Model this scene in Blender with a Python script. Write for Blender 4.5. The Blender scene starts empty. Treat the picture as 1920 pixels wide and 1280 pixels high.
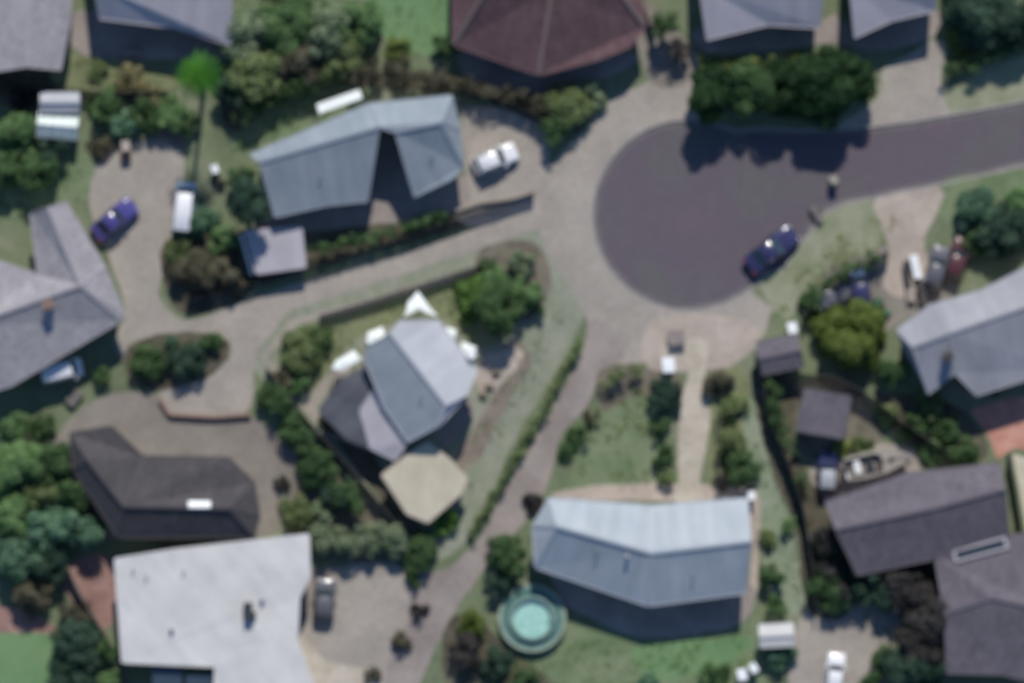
import bpy, bmesh, math, random
import numpy as np
from mathutils import Vector, Matrix, noise
from mathutils.geometry import tessellate_polygon

S = bpy.context.scene
COL = S.collection
R = math.radians
PPM = 22.0            # photo pixels per metre
CAMH = 420.0

# ------------------------------------------------------------ camera, sky, sun, exposure
cam_d = bpy.data.cameras.new('aerial_camera')
cam = bpy.data.objects.new('aerial_camera', cam_d)
COL.objects.link(cam)
cam.location = (0, 0, CAMH)
cam.rotation_euler = (0, 0, 0)
cam_d.sensor_width = 36
cam_d.lens = 36 * CAMH / (1920 / PPM)
cam_d.clip_start = 1
cam_d.clip_end = 6000
cam_d.dof.use_dof = True           # the photograph is soft all over: a lens not quite in focus
cam_d.dof.focus_distance = 40
cam_d.dof.aperture_fstop = 2.45
S.camera = cam

SUN_EL, SUN_AZ = R(40), R(6)       # azimuth east of north
w = bpy.data.worlds.new('World'); S.world = w; w.use_nodes = True
nt = w.node_tree
bg = nt.nodes['Background']
sky = nt.nodes.new('ShaderNodeTexSky'); sky.sky_type = 'NISHITA'; sky.sun_disc = False
sky.sun_elevation = SUN_EL; sky.sun_rotation = SUN_AZ
sky.air_density = 1.0; sky.dust_density = .05; sky.ozone_density = 5.5
nt.links.new(sky.outputs[0], bg.inputs[0]); bg.inputs[1].default_value = 0.115
sd = bpy.data.lights.new('sun', 'SUN'); sd.energy = 4.5; sd.angle = R(0.6); sd.color = (1, .95, .86)
so = bpy.data.objects.new('sun', sd); COL.objects.link(so)
sv = Vector((math.sin(SUN_AZ) * math.cos(SUN_EL), math.cos(SUN_AZ) * math.cos(SUN_EL), math.sin(SUN_EL)))
so.rotation_euler = sv.to_track_quat('Z', 'Y').to_euler()
so.location = sv * 100
S.view_settings.view_transform = 'Standard'; S.view_settings.look = 'None'
S.view_settings.gamma = 1; S.view_settings.use_curve_mapping = False
S.view_settings.exposure = 0.10
S.render.engine = 'CYCLES'
S.cycles.max_bounces = 5

# ------------------------------------------------------------ helpers
def P(px, py, h=0.0):
    k = (CAMH - h) / CAMH / PPM
    return ((px - 960) * k, (640 - py) * k, h)

def lin(c):
    c = c / 255
    return c / 12.92 if c <= .04045 else ((c + .055) / 1.055) ** 2.4

def tag(o, label=None, cat=None, group=None, kind=None):
    if label: o['label'] = label
    if cat: o['category'] = cat
    if group: o['group'] = group
    if kind: o['kind'] = kind
    return o

def empty(name, loc, rz=0, label=None, cat=None, group=None):
    o = bpy.data.objects.new(name, None); COL.objects.link(o)
    o.empty_display_size = .3
    o.location = loc; o.rotation_euler = (0, 0, rz)
    return tag(o, label, cat, group)

def link(name, me, m=None, parent=None, loc=None, rz=0):
    o = bpy.data.objects.new(name, me); COL.objects.link(o)
    if m is not None and not me.materials: me.materials.append(m)
    if parent: o.parent = parent
    if loc: o.location = loc
    if rz: o.rotation_euler = (0, 0, rz)
    return o

def mesh(name, vs, fs, m=None, smooth=False):
    me = bpy.data.meshes.new(name)
    me.from_pydata(vs, [], fs)
    if m: me.materials.append(m)
    if smooth: me.polygons.foreach_set('use_smooth', [True] * len(me.polygons))
    me.update()
    return me

def frombm(name, bm, m=None, smooth=False):
    me = bpy.data.meshes.new(name); bm.to_mesh(me); bm.free()
    if m: me.materials.append(m)
    if smooth: me.polygons.foreach_set('use_smooth', [True] * len(me.polygons))
    return me

def copy_tree(o, parent=None):
    c = o.copy(); COL.objects.link(c)
    if parent: c.parent = parent
    for ch in list(o.children): copy_tree(ch, c)
    return c

def bbox(bm, x0, x1, y0, y1, z0, z1, bev=0.0, rot=None):
    r = bmesh.ops.create_cube(bm, size=1)
    vs = r['verts']
    bmesh.ops.scale(bm, vec=(x1 - x0, y1 - y0, z1 - z0), verts=vs)
    bmesh.ops.translate(bm, vec=((x0 + x1) / 2, (y0 + y1) / 2, (z0 + z1) / 2), verts=vs)
    if bev:
        es = list({e for v in vs for e in v.link_edges})
        bmesh.ops.bevel(bm, geom=es, offset=bev, segments=1, affect='EDGES')
    return vs

def box_me(name, x0, x1, y0, y1, z0, z1, m, bev=0.0):
    bm = bmesh.new(); bbox(bm, x0, x1, y0, y1, z0, z1, bev)
    return frombm(name, bm, m)

def bar(bm, a, b, w, h, zoff=0):
    """a box along the segment a-b, w wide, h high"""
    a, b = Vector(a), Vector(b); d = (b - a); L = d.length
    if L < 1e-4: return
    x = d.normalized(); up = Vector((0, 0, 1))
    if abs(x.z) > .95: up = Vector((1, 0, 0))
    y = up.cross(x).normalized(); z = x.cross(y)
    vs = []
    for s in (0, 1):
        for (u, v) in ((-w / 2, -h / 2), (w / 2, -h / 2), (w / 2, h / 2), (-w / 2, h / 2)):
            vs.append(bm.verts.new(a + d * s + y * u + z * v + Vector((0, 0, zoff))))
    for f in ((0, 3, 2, 1), (4, 5, 6, 7), (0, 1, 5, 4), (1, 2, 6, 5), (2, 3, 7, 6), (3, 0, 4, 7)):
        bm.faces.new([vs[i] for i in f])

def cyl(bm, p, r1, r2, h, n=16, axis='Z'):
    r = bmesh.ops.create_cone(bm, cap_ends=True, segments=n, radius1=r1, radius2=r2, depth=h)
    vs = r['verts']
    if axis == 'Y': bmesh.ops.rotate(bm, verts=vs, cent=(0, 0, 0), matrix=Matrix.Rotation(R(90), 3, 'X'))
    if axis == 'X': bmesh.ops.rotate(bm, verts=vs, cent=(0, 0, 0), matrix=Matrix.Rotation(R(90), 3, 'Y'))
    bmesh.ops.translate(bm, vec=p, verts=vs)
    return vs

def tube(bm, pts, rads, n=7):
    rings = []
    for i, p in enumerate(pts):
        p = Vector(p)
        d = Vector(pts[min(i + 1, len(pts) - 1)]) - Vector(pts[max(i - 1, 0)])
        d.normalize()
        a = d.orthogonal().normalized(); b = d.cross(a)
        rings.append([bm.verts.new(p + (a * math.cos(2 * math.pi * k / n) + b * math.sin(2 * math.pi * k / n)) * rads[i]) for k in range(n)])
    for i in range(len(rings) - 1):
        for k in range(n):
            bm.faces.new([rings[i][k], rings[i][(k + 1) % n], rings[i + 1][(k + 1) % n], rings[i + 1][k]])
    bm.faces.new(rings[-1])

# ------------------------------------------------------------ materials
def mat(name, cols, scale=1.0, rough=.9, bump=.0, bscale=20, detail=6, metal=0, rnd=0.0, uvstreak=False, contrast=1.0, spec=.5, fine=0.0, mott=.2):
    """cols: 1-3 albedo colours mixed by noise of the given scale (object space, metres)"""
    m = bpy.data.materials.new(name); m.use_nodes = True
    n = m.node_tree.nodes; l = m.node_tree.links
    b = n['Principled BSDF']
    b.inputs['Roughness'].default_value = rough
    b.inputs['Metallic'].default_value = metal
    b.inputs['Specular IOR Level'].default_value = spec
    tc = n.new('ShaderNodeTexCoord')
    src = tc.outputs['Object']
    if uvstreak:
        mp = n.new('ShaderNodeMapping'); mp.inputs['Scale'].default_value = (1, .18, 1)
        l.new(tc.outputs['UV'], mp.inputs[0]); src = mp.outputs[0]
    def noisen(s, d=detail, dis=0.4):
        t = n.new('ShaderNodeTexNoise'); t.inputs['Scale'].default_value = s; t.inputs['Detail'].default_value = d
        t.inputs['Roughness'].default_value = .62; t.inputs['Distortion'].default_value = dis
        l.new(src, t.inputs['Vector']); return t
    cols = [tuple(c) for c in cols]
    if len(cols) == 1: cols = [cols[0], tuple(min(1, x * 1.18) for x in cols[0])]
    t = noisen(scale)
    cr = n.new('ShaderNodeValToRGB'); cr.color_ramp.interpolation = 'EASE'
    lo, hi = .5 - .17 / contrast, .5 + .17 / contrast
    e = cr.color_ramp.elements
    e[0].position = lo; e[1].position = hi
    e[0].color = (*cols[0], 1); e[1].color = (*cols[-1], 1)
    if len(cols) == 3:
        x = e.new(.5); x.color = (*cols[1], 1)
    l.new(t.outputs[0], cr.inputs[0])
    out = cr.outputs[0]
    # fine mottling on top
    t2 = noisen(scale * 9 if not fine else fine, 4, 0)
    mr = n.new('ShaderNodeMapRange'); mr.inputs[1].default_value = .3; mr.inputs[2].default_value = .7
    mr.inputs[3].default_value = 1 - mott; mr.inputs[4].default_value = 1 + mott
    l.new(t2.outputs[0], mr.inputs[0])
    hs = n.new('ShaderNodeHueSaturation'); l.new(out, hs.inputs['Color']); l.new(mr.outputs[0], hs.inputs['Value'])
    out = hs.outputs[0]
    if rnd:
        oi = n.new('ShaderNodeObjectInfo'); h2 = n.new('ShaderNodeHueSaturation')
        m1 = n.new('ShaderNodeMapRange'); m1.inputs[3].default_value = 1 - rnd; m1.inputs[4].default_value = 1 + rnd
        l.new(oi.outputs['Random'], m1.inputs[0]); l.new(m1.outputs[0], h2.inputs['Value'])
        l.new(out, h2.inputs['Color']); out = h2.outputs[0]
    l.new(out, b.inputs['Base Color'])
    if bump:
        bt = noisen(bscale, 5, 0); bp = n.new('ShaderNodeBump'); bp.inputs['Strength'].default_value = bump
        bp.inputs['Distance'].default_value = .08
        l.new(bt.outputs[0], bp.inputs['Height']); l.new(bp.outputs[0], b.inputs['Normal'])
    return m

def roof_mat(name, col, col2, tile=False, rough=.55, pitch=.76, var=.12):
    """ribbed sheet or tile roof; UV u runs along the eave, v up the slope, in metres"""
    m = bpy.data.materials.new(name); m.use_nodes = True
    n = m.node_tree.nodes; l = m.node_tree.links
    b = n['Principled BSDF']; b.inputs['Roughness'].default_value = max(rough, .8) if tile else rough
    b.inputs['Specular IOR Level'].default_value = .12 if tile else .25
    tc = n.new('ShaderNodeTexCoord'); sep = n.new('ShaderNodeSeparateXYZ'); l.new(tc.outputs['UV'], sep.inputs[0])
    # weather patches and streaks
    mp = n.new('ShaderNodeMapping'); mp.inputs['Scale'].default_value = (1, .22, 1); l.new(tc.outputs['UV'], mp.inputs[0])
    t = n.new('ShaderNodeTexNoise'); t.inputs['Scale'].default_value = 1.1; t.inputs['Detail'].default_value = 7; t.inputs['Roughness'].default_value = .65
    l.new(mp.outputs[0], t.inputs['Vector'])
    t0 = n.new('ShaderNodeTexNoise'); t0.inputs['Scale'].default_value = .35; t0.inputs['Detail'].default_value = 4
    l.new(tc.outputs['UV'], t0.inputs['Vector'])
    ad = n.new('ShaderNodeMath'); ad.operation = 'ADD'; l.new(t.outputs[0], ad.inputs[0]); l.new(t0.outputs[0], ad.inputs[1])
    mr = n.new('ShaderNodeMapRange'); mr.inputs[1].default_value = .75; mr.inputs[2].default_value = 1.25
    l.new(ad.outputs[0], mr.inputs[0])
    mx = n.new('ShaderNodeMix'); mx.data_type = 'RGBA'
    l.new(mr.outputs[0], mx.inputs[0]); mx.inputs[6].default_value = (*col, 1); mx.inputs[7].default_value = (*col2, 1)
    # sheet-to-sheet (or course-to-course) difference
    dv = n.new('ShaderNodeMath'); dv.operation = 'DIVIDE'; l.new(sep.outputs[0], dv.inputs[0]); dv.inputs[1].default_value = pitch if not tile else .33
    fl = n.new('ShaderNodeMath'); fl.operation = 'FLOOR'; l.new(dv.outputs[0], fl.inputs[0])
    cb = n.new('ShaderNodeCombineXYZ'); l.new(fl.outputs[0], cb.inputs[0])
    dv2 = n.new('ShaderNodeMath'); dv2.operation = 'DIVIDE'; l.new(sep.outputs[1], dv2.inputs[0]); dv2.inputs[1].default_value = .36 if tile else 40
    fl2 = n.new('ShaderNodeMath'); fl2.operation = 'FLOOR'; l.new(dv2.outputs[0], fl2.inputs[0]); l.new(fl2.outputs[0], cb.inputs[1])
    wn = n.new('ShaderNodeTexWhiteNoise'); wn.noise_dimensions = '2D'; l.new(cb.outputs[0], wn.inputs['Vector'])
    m2 = n.new('ShaderNodeMapRange'); v = var * (2.2 if tile else 1)
    m2.inputs[3].default_value = 1 - v / 2; m2.inputs[4].default_value = 1 + v / 2
    l.new(wn.outputs[0], m2.inputs[0])
    hs = n.new('ShaderNodeHueSaturation'); l.new(mx.outputs[2], hs.inputs['Color']); l.new(m2.outputs[0], hs.inputs['Value'])
    l.new(hs.outputs[0], b.inputs['Base Color'])
    # ribs / courses as fine relief
    wv = n.new('ShaderNodeMath'); wv.operation = 'MULTIPLY'
    l.new(sep.outputs[1 if tile else 0], wv.inputs[0]); wv.inputs[1].default_value = 1 / (.36 if tile else .19)
    fr = n.new('ShaderNodeMath'); fr.operation = 'FRACT'; l.new(wv.outputs[0], fr.inputs[0])
    if not tile:
        pp = n.new('ShaderNodeMath'); pp.operation = 'PINGPONG'; l.new(fr.outputs[0], pp.inputs[0]); pp.inputs[1].default_value = .5
        fr = pp
    bp = n.new('ShaderNodeBump'); bp.inputs['Strength'].default_value = .35; bp.inputs['Distance'].default_value = .03
    l.new(fr.outputs[0], bp.inputs['Height']); l.new(bp.outputs[0], b.inputs['Normal'])
    return m

def leafmat(name, c1, c2, c3=None, rough=.7):
    c1 = [x * f for x, f in zip(c1, (1.4, 1.6, 1.3))]; c2 = [x * f for x, f in zip(c2, (1.38, 1.5, 1.3))]
    m = mat(name, [c1, c2] if c3 is None else [c1, c2, c3], scale=1.1, rough=rough, rnd=.16, spec=.15, detail=4)
    n = m.node_tree.nodes; l = m.node_tree.links; b = n['Principled BSDF']
    src = b.inputs['Base Color'].links[0].from_socket
    tr = n.new('ShaderNodeBsdfTranslucent'); mx = n.new('ShaderNodeMixShader'); mx.inputs[0].default_value = .33
    g = n.new('ShaderNodeHueSaturation'); g.inputs['Value'].default_value = 1.5; g.inputs['Saturation'].default_value = 1.1
    l.new(src, g.inputs['Color']); l.new(g.outputs[0], tr.inputs['Color'])
    l.new(b.outputs[0], mx.inputs[1]); l.new(tr.outputs[0], mx.inputs[2]); l.new(mx.outputs[0], n['Material Output'].inputs['Surface'])
    return m

M = {}
M['soil'] = mat('ground_soil_grass', [(.090, .112, .062), (.130, .158, .090), (.175, .188, .128)], .16, .98, .5, 6, 9, fine=3)
M['lawn_bright'] = mat('lawn_bright', [(.105, .195, .085), (.135, .225, .105)], .25, .98, .5, 9, 8, fine=3.5)
M['lawn_mid'] = mat('lawn_mid', [(.110, .155, .078), (.170, .205, .120)], .3, .98, .5, 9, 8, fine=3)
M['lawn_olive'] = mat('lawn_olive', [(.130, .150, .075), (.180, .195, .105)], .35, .98, .5, 9, 8, fine=3)
M['lawn_pale'] = mat('lawn_pale', [(.175, .220, .145), (.235, .265, .190)], .35, .98, .4, 9, 8, fine=3)
M['verge_dry'] = mat('verge_dry', [(.180, .200, .120), (.250, .255, .180)], .4, .98, .4, 9, 8, fine=3)
M['verge_grey'] = mat('verge_grey', [(.185, .205, .145), (.245, .250, .200)], .4, .98, .3, 9, 8, fine=3)
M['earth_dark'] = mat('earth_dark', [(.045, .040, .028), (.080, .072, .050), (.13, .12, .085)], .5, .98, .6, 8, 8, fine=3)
M['earth'] = mat('earth_brown', [(.10, .088, .065), (.17, .15, .12)], .5, .98, .5, 8, 8, fine=3)
M['mulch'] = mat('mulch_brown', [(.15, .125, .100), (.22, .185, .155)], .6, .98, .4, 8, 8, fine=3)
M['asphalt'] = mat('asphalt_mauve', [(.102, .101, .100), (.103, .086, .104), (.114, .088, .106)], .07, .93, .25, 40, 7, contrast=1.1, spec=.3, fine=1.2, mott=.06)
M['concrete'] = mat('concrete_pale', [(.262, .236, .208), (.325, .290, .255)], .25, .92, .15, 20, 8, spec=.3, fine=2, mott=.13)
M['concrete_beige'] = mat('concrete_beige', [(.31, .262, .222), (.40, .34, .295)], .3, .92, .15, 20, 8, spec=.3, fine=2, mott=.13)
M['concrete_mauve'] = mat('concrete_mauve', [(.205, .175, .162), (.285, .248, .228)], .22, .92, .15, 20, 8, spec=.3, fine=2, mott=.13)
M['concrete_dark'] = mat('concrete_brown_grey', [(.175, .155, .136), (.225, .202, .178)], .25, .92, .15, 20, 8, spec=.3, fine=2, mott=.13)
M['path_beige'] = mat('path_beige', [(.36, .32, .26), (.47, .42, .36)], .5, .9, .15, 20, 7, spec=.3, fine=3, mott=.13)
M['patio_sand'] = mat('patio_sand', [(.42, .39, .30), (.52, .48, .38)], .4, .9, .15, 20, 7, spec=.3, fine=3, mott=.13)
M['terracotta'] = mat('terracotta_paving', [(.35, .16, .12), (.47, .25, .19)], .6, .9, .1, 20, 6, fine=3)
M['red_path'] = mat('reddish_gravel', [(.20, .115, .10), (.28, .17, .145)], .6, .95, .2, 20, 6, fine=3)
M['kerb'] = mat('kerb_concrete', [(.24, .22, .215), (.30, .28, .27)], 1.2, .9)
M['wall'] = mat('rendered_wall', [(.42, .40, .36), (.50, .48, .43)], .8, .9, .1, 15)
M['wall_brick'] = mat('brown_brick_wall', [(.20, .13, .10), (.28, .19, .15)], 2, .9, .2, 15)
M['wall_white'] = mat('white_board_wall', [(.62, .62, .60), (.70, .70, .68)], .8, .8)
M['trim'] = mat('white_trim', [(.68, .68, .67), (.76, .76, .74)], 2, .5)
M['trim_dark'] = mat('dark_trim', [(.05, .05, .055), (.08, .08, .085)], 2, .5)
M['white'] = mat('white_fabric', [(.76, .80, .77), (.84, .87, .84)], 1.2, .7)
M['white_panel'] = mat('white_panel', [(.70, .72, .73), (.80, .82, .83)], 1.2, .5)
M['gutter_grey'] = mat('gutter_grey', [(.24, .25, .26), (.30, .31, .32)], 2, .6)
M['timber'] = mat('weathered_timber', [(.11, .10, .095), (.17, .155, .14)], 2, .9)
M['timber_dark'] = mat('dark_stained_timber', [(.045, .040, .038), (.075, .068, .062)], 2, .9)
M['bark'] = mat('bark', [(.09, .07, .055), (.16, .13, .10)], 3, .95, .5, 20)
M['rubber'] = mat('rubber', [(.018, .018, .018), (.03, .03, .03)], 5, .8)
M['steel'] = mat('galvanised_steel', [(.38, .39, .40), (.48, .49, .50)], 3, .45, metal=.6)
M['plastic_dark'] = mat('dark_plastic', [(.02, .025, .03), (.035, .04, .045)], 3, .5)
M['plastic_green'] = mat('green_plastic', [(.02, .09, .06), (.03, .12, .08)], 3, .5)
M['red_plastic'] = mat('red_plastic', [(.35, .03, .03), (.42, .04, .04)], 3, .5)
M['pot'] = mat('clay_pot', [(.25, .12, .08), (.32, .17, .12)], 3, .9)

def glass(name, c=(.02, .03, .04), rough=.06):
    m = bpy.data.materials.new(name); m.use_nodes = True
    b = m.node_tree.nodes['Principled BSDF']; b.inputs['Base Color'].default_value = (*c, 1)
    b.inputs['Roughness'].default_value = rough; b.inputs['Specular IOR Level'].default_value = .8
    t = m.node_tree.nodes.new('ShaderNodeTexNoise'); t.inputs['Scale'].default_value = 2
    mr = m.node_tree.nodes.new('ShaderNodeMapRange'); mr.inputs[3].default_value = rough; mr.inputs[4].default_value = rough + .12
    m.node_tree.links.new(t.outputs[0], mr.inputs[0]); m.node_tree.links.new(mr.outputs[0], b.inputs['Roughness'])
    return m
M['glass'] = glass('window_glass')
M['solar'] = glass('solar_glass', (.03, .05, .075), .3)
M['greenglass'] = mat('greenhouse_sheet', [(.36, .44, .43), (.48, .55, .54)], .8, .25)

def paint(name, c, rough=.28):
    m = bpy.data.materials.new(name); m.use_nodes = True
    n = m.node_tree.nodes; l = m.node_tree.links
    b = n['Principled BSDF']; b.inputs['Roughness'].default_value = rough
    b.inputs['Coat Weight'].default_value = .6; b.inputs['Coat Roughness'].default_value = .08
    t = n.new('ShaderNodeTexNoise'); t.inputs['Scale'].default_value = 2.5; t.inputs['Detail'].default_value = 6
    tc = n.new('ShaderNodeTexCoord'); l.new(tc.outputs['Object'], t.inputs['Vector'])
    mx = n.new('ShaderNodeMix'); mx.data_type = 'RGBA'; mx.inputs[6].default_value = (*c, 1)
    mx.inputs[7].default_value = (*[x * .8 + .02 for x in c], 1); l.new(t.outputs[0], mx.inputs[0])
    l.new(mx.outputs[2], b.inputs['Base Color'])
    return m
M['p_navy'] = paint('paint_navy', (.022, .022, .085))
M['p_blue'] = paint('paint_violet_blue', (.055, .045, .21))
M['p_white'] = paint('paint_white', (.74, .74, .76))
M['p_grey'] = paint('paint_grey', (.10, .10, .115))
M['p_silver'] = paint('paint_silver', (.36, .37, .40))
M['p_red'] = paint('paint_dark_red', (.085, .022, .024))
M['p_teal'] = paint('paint_pale_blue', (.30, .40, .46))

# leaves: (darker tone, lighter tone), mixed by noise
L = {
 'dark': leafmat('leaf_dark_green', (.030, .056, .026), (.082, .122, .060)),
 'mid': leafmat('leaf_mid_green', (.060, .105, .048), (.140, .195, .100)),
 'bright': leafmat('leaf_bright_green', (.055, .105, .028), (.120, .180, .060)),
 'yellow': leafmat('leaf_yellow_green', (.090, .105, .030), (.170, .190, .075)),
 'olive': leafmat('leaf_olive', (.080, .098, .046), (.155, .175, .095)),
 'grey': leafmat('leaf_grey_green', (.100, .120, .085), (.190, .210, .155)),
 'brown': leafmat('leaf_brown', (.055, .045, .035), (.120, .105, .085)),
 'dry': leafmat('leaf_dry_tan', (.130, .105, .065), (.230, .190, .125)),
 'teal': leafmat('leaf_blue_green', (.048, .092, .064), (.120, .185, .140)),
 'darkteal': leafmat('leaf_dark_blue_green', (.018, .034, .028), (.050, .078, .062)),
 'purple': leafmat('leaf_dark_purple', (.024, .020, .024), (.060, .050, .056)),
 'palm': leafmat('leaf_palm', (.024, .085, .010), (.060, .160, .020)),
 'deep': leafmat('leaf_deep_green', (.010, .024, .011), (.032, .060, .028)),
 'moss': leafmat('leaf_moss_green', (.060, .078, .020), (.105, .125, .040)),
}

# ------------------------------------------------------------ polygons on the ground
def smooth_pts(pts, step=.7, wob=.22, seed=0, closed=True, round_=True):
    """pixel points -> metres; rounded and slightly uneven outline"""
    Q = [Vector(P(*p)).to_2d() for p in pts]
    n = len(Q); out = []
    rg = range(n if closed else n - 1)
    for i in rg:
        p0, p1, p2, p3 = Q[(i - 1) % n], Q[i], Q[(i + 1) % n], Q[(i + 2) % n]
        if not closed:
            p0 = Q[max(i - 1, 0)]; p3 = Q[min(i + 2, n - 1)]
        k = max(2, int((p2 - p1).length / step))
        for j in range(k):
            t = j / k
            if round_:
                q = .5 * ((2 * p1) + (p2 - p0) * t + (2 * p0 - 5 * p1 + 4 * p2 - p3) * t * t + (3 * p1 - p0 - 3 * p2 + p3) * t ** 3)
            else:
                q = p1.lerp(p2, t)
            if wob:
                q = q + Vector((noise.noise((q.x * .6, q.y * .6, seed)), noise.noise((q.x * .6, q.y * .6, seed + 50)))) * wob
            out.append(q)
    if not closed: out.append(Q[-1])
    return out

def poly_mesh(name, q, z, m, holes=(), thick=0):
    loops = [[Vector((p[0], p[1], 0)) for p in q]] + [[Vector((p[0], p[1], 0)) for p in h] for h in holes]
    tris = tessellate_polygon(loops)
    vs = [(p.x, p.y, z) for lp in loops for p in lp]
    fs = []
    for t in tris:
        a, b, c = [Vector(vs[i]) for i in t]
        fs.append(tuple(t) if (b - a).cross(c - a).z > 0 else tuple(reversed(t)))
    if thick:
        n = len(vs); N0 = len(q)
        vs += [(v[0], v[1], z - thick) for v in vs]
        area = sum(q[i][0] * q[(i + 1) % N0][1] - q[(i + 1) % N0][0] * q[i][1] for i in range(N0))
        for i in range(N0):
            j = (i + 1) % N0
            f = (i, i + n, j + n, j)
            fs.append(f if area > 0 else tuple(reversed(f)))
    return mesh(name, vs, fs, m)

PATCH_N = [0]
def patch(name, pts, m, layer=1, wob=.22, round_=True, label=None):
    PATCH_N[0] += 1
    q = smooth_pts(pts, wob=wob, round_=round_, seed=PATCH_N[0] * 3.7)
    me = poly_mesh(name, q, .004 * layer + .00002 * PATCH_N[0], M[m])
    o = link(name, me); tag(o, kind='structure')
    return o

# road outline: bulb of the cul-de-sac and the road leading off the frame
cx, cy, rr = 1292, 403, 183
arc = []
a0, a1 = 62, 322          # from upper right, round the west, to lower right (degrees, y up)
for i in range(40):
    a = R(a0 + (a1 - a0) * i / 39)
    arc.append((cx + rr * math.cos(a), cy - rr * .985 * math.sin(a)))
road_px = arc + [(1470, 505), (1500, 462), (1528, 428), (1552, 398), (1590, 381), (1640, 372), (1700, 361), (1800, 340), (1925, 311), (2600, 160), (9000, -1300),
                 (9000, -1430), (2600, 30), (1925, 188), (1800, 211), (1700, 228), (1600, 240), (1500, 243), (1430, 238)]
road_q = [Vector(P(*p)).to_2d() for p in road_px]
RD = []
for i in range(len(road_q)):
    a, b = road_q[i], road_q[(i + 1) % len(road_q)]
    k = max(1, min(60, int((b - a).length / .9)))
    RD += [a.lerp(b, j / k) for j in range(k)]
BIG = 1400
gme = poly_mesh('ground', [(-BIG, -BIG), (BIG, -BIG), (BIG, BIG), (-BIG, BIG)], 0, M['soil'], holes=[RD])
tag(link('ground', gme), kind='structure')
tag(link('road', poly_mesh('road', [(-25, -20), (BIG, -20), (BIG, 400), (-25, 400)], -.105, M['asphalt'])), kind='structure')

# kerb: a real step along the road outline
def offset_closed(q, d):
    n = len(q); out = []
    for i in range(n):
        a, b, c = q[i - 1], q[i], q[(i + 1) % n]
        t = (c - a)
        if t.length < 1e-6: out.append(b); continue
        t.normalize(); out.append(b + Vector((t.y, -t.x)) * d)
    return out
area = sum(RD[i].x * RD[(i + 1) % len(RD)].y - RD[(i + 1) % len(RD)].x * RD[i].y for i in range(len(RD)))
sg = -1 if area > 0 else 1
inner = offset_closed(RD, .16 * sg)
ko = offset_closed(RD, -.02 * sg)
nK = len(RD)
vs = [(p.x, p.y, .022) for p in ko] + [(p.x, p.y, .022) for p in inner] + [(p.x, p.y, -.13) for p in inner] + [(p.x, p.y, -.13) for p in ko]
fs = []
for i in range(nK):
    j = (i + 1) % nK
    for a in range(4):
        b = (a + 1) % 4
        fs.append((a * nK + i, a * nK + j, b * nK + j, b * nK + i))
bmk = bmesh.new()
mk = mesh('kerb', vs, fs, M['kerb'])
bmk.from_mesh(mk); bmesh.ops.recalc_face_normals(bmk, faces=bmk.faces); bmk.to_mesh(mk); bmk.free()
tag(link('kerb', mk), kind='structure')
# asphalt channel strip (slightly paler gutter) just inside the kerb
g2 = offset_closed(RD, .18 * sg); g3 = offset_closed(RD, .55 * sg)
vs = [(p.x, p.y, -.1005) for p in g2] + [(p.x, p.y, -.1005) for p in g3]
fs = [(i, (i + 1) % nK, nK + (i + 1) % nK, nK + i) for i in range(nK)]
M['gutter_mat'] = mat('road_channel', [(.115, .105, .108), (.150, .135, .135)], .5, .93)
o = link('road_channel', mesh('road_channel', vs, fs, M['gutter_mat'])); tag(o, kind='structure')

# paved and planted ground
# verge ring round the bulb
vr = [(1300, 60), (1218, 150), (1150, 185), (1095, 245), (1045, 295), (1015, 345), (1003, 400), (1030, 480), (1070, 545), (1100, 600), (1120, 660),
      (1200, 690), (1300, 680), (1410, 660), (1440, 600), (1475, 545), (1530, 495), (1580, 440), (1640, 405), (1760, 375), (1930, 335), (1930, 311)]
def outer_band(name, outer_px, i0, i1, m, layer, wob=.2):
    """sheet between an outer line and the kerb (indices of RD from i0 to i1)"""
    out = smooth_pts(outer_px, wob=wob, closed=False)
    seg = [RD[i] for i in range(i0, i1)]
    q = out + [p for p in reversed(seg)] if (out[-1] - seg[-1]).length < (out[-1] - seg[0]).length else out + seg
    PATCH_N[0] += 1
    o = link(name, poly_mesh(name, q, .004 * layer + .00002 * PATCH_N[0], M[m])); tag(o, kind='structure')
def nearest(px, py):
    v = Vector(P(px, py)).to_2d()
    return min(range(len(RD)), key=lambda i: (RD[i] - v).length)
iA, iB, iC, iD = nearest(1345, 225), nearest(1430, 523), nearest(1590, 381), nearest(1925, 311)
outer_band('pavement', [(1380, 180), (1290, 90), (1218, 150), (1150, 185), (1095, 245), (1045, 295), (1015, 345), (1003, 400), (1030, 480), (1072, 545), (1100, 600),
                        (1120, 665), (1200, 690), (1300, 700), (1405, 665), (1450, 580)], iA, iB, 'concrete', 2)
outer_band('verge', [(1450, 580), (1480, 600), (1505, 560), (1560, 500), (1640, 465), (1680, 420), (1760, 395), (1850, 385), (1935, 350)], iB, iD, 'verge_dry', 3)
iE, iF = nearest(1925, 188), nearest(1640, 236)
outer_band('verge', [(1640, 160), (1700, 150), (1780, 165), (1850, 125), (1935, 105)], iE, iF + 1, 'verge_dry', 2)

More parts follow.
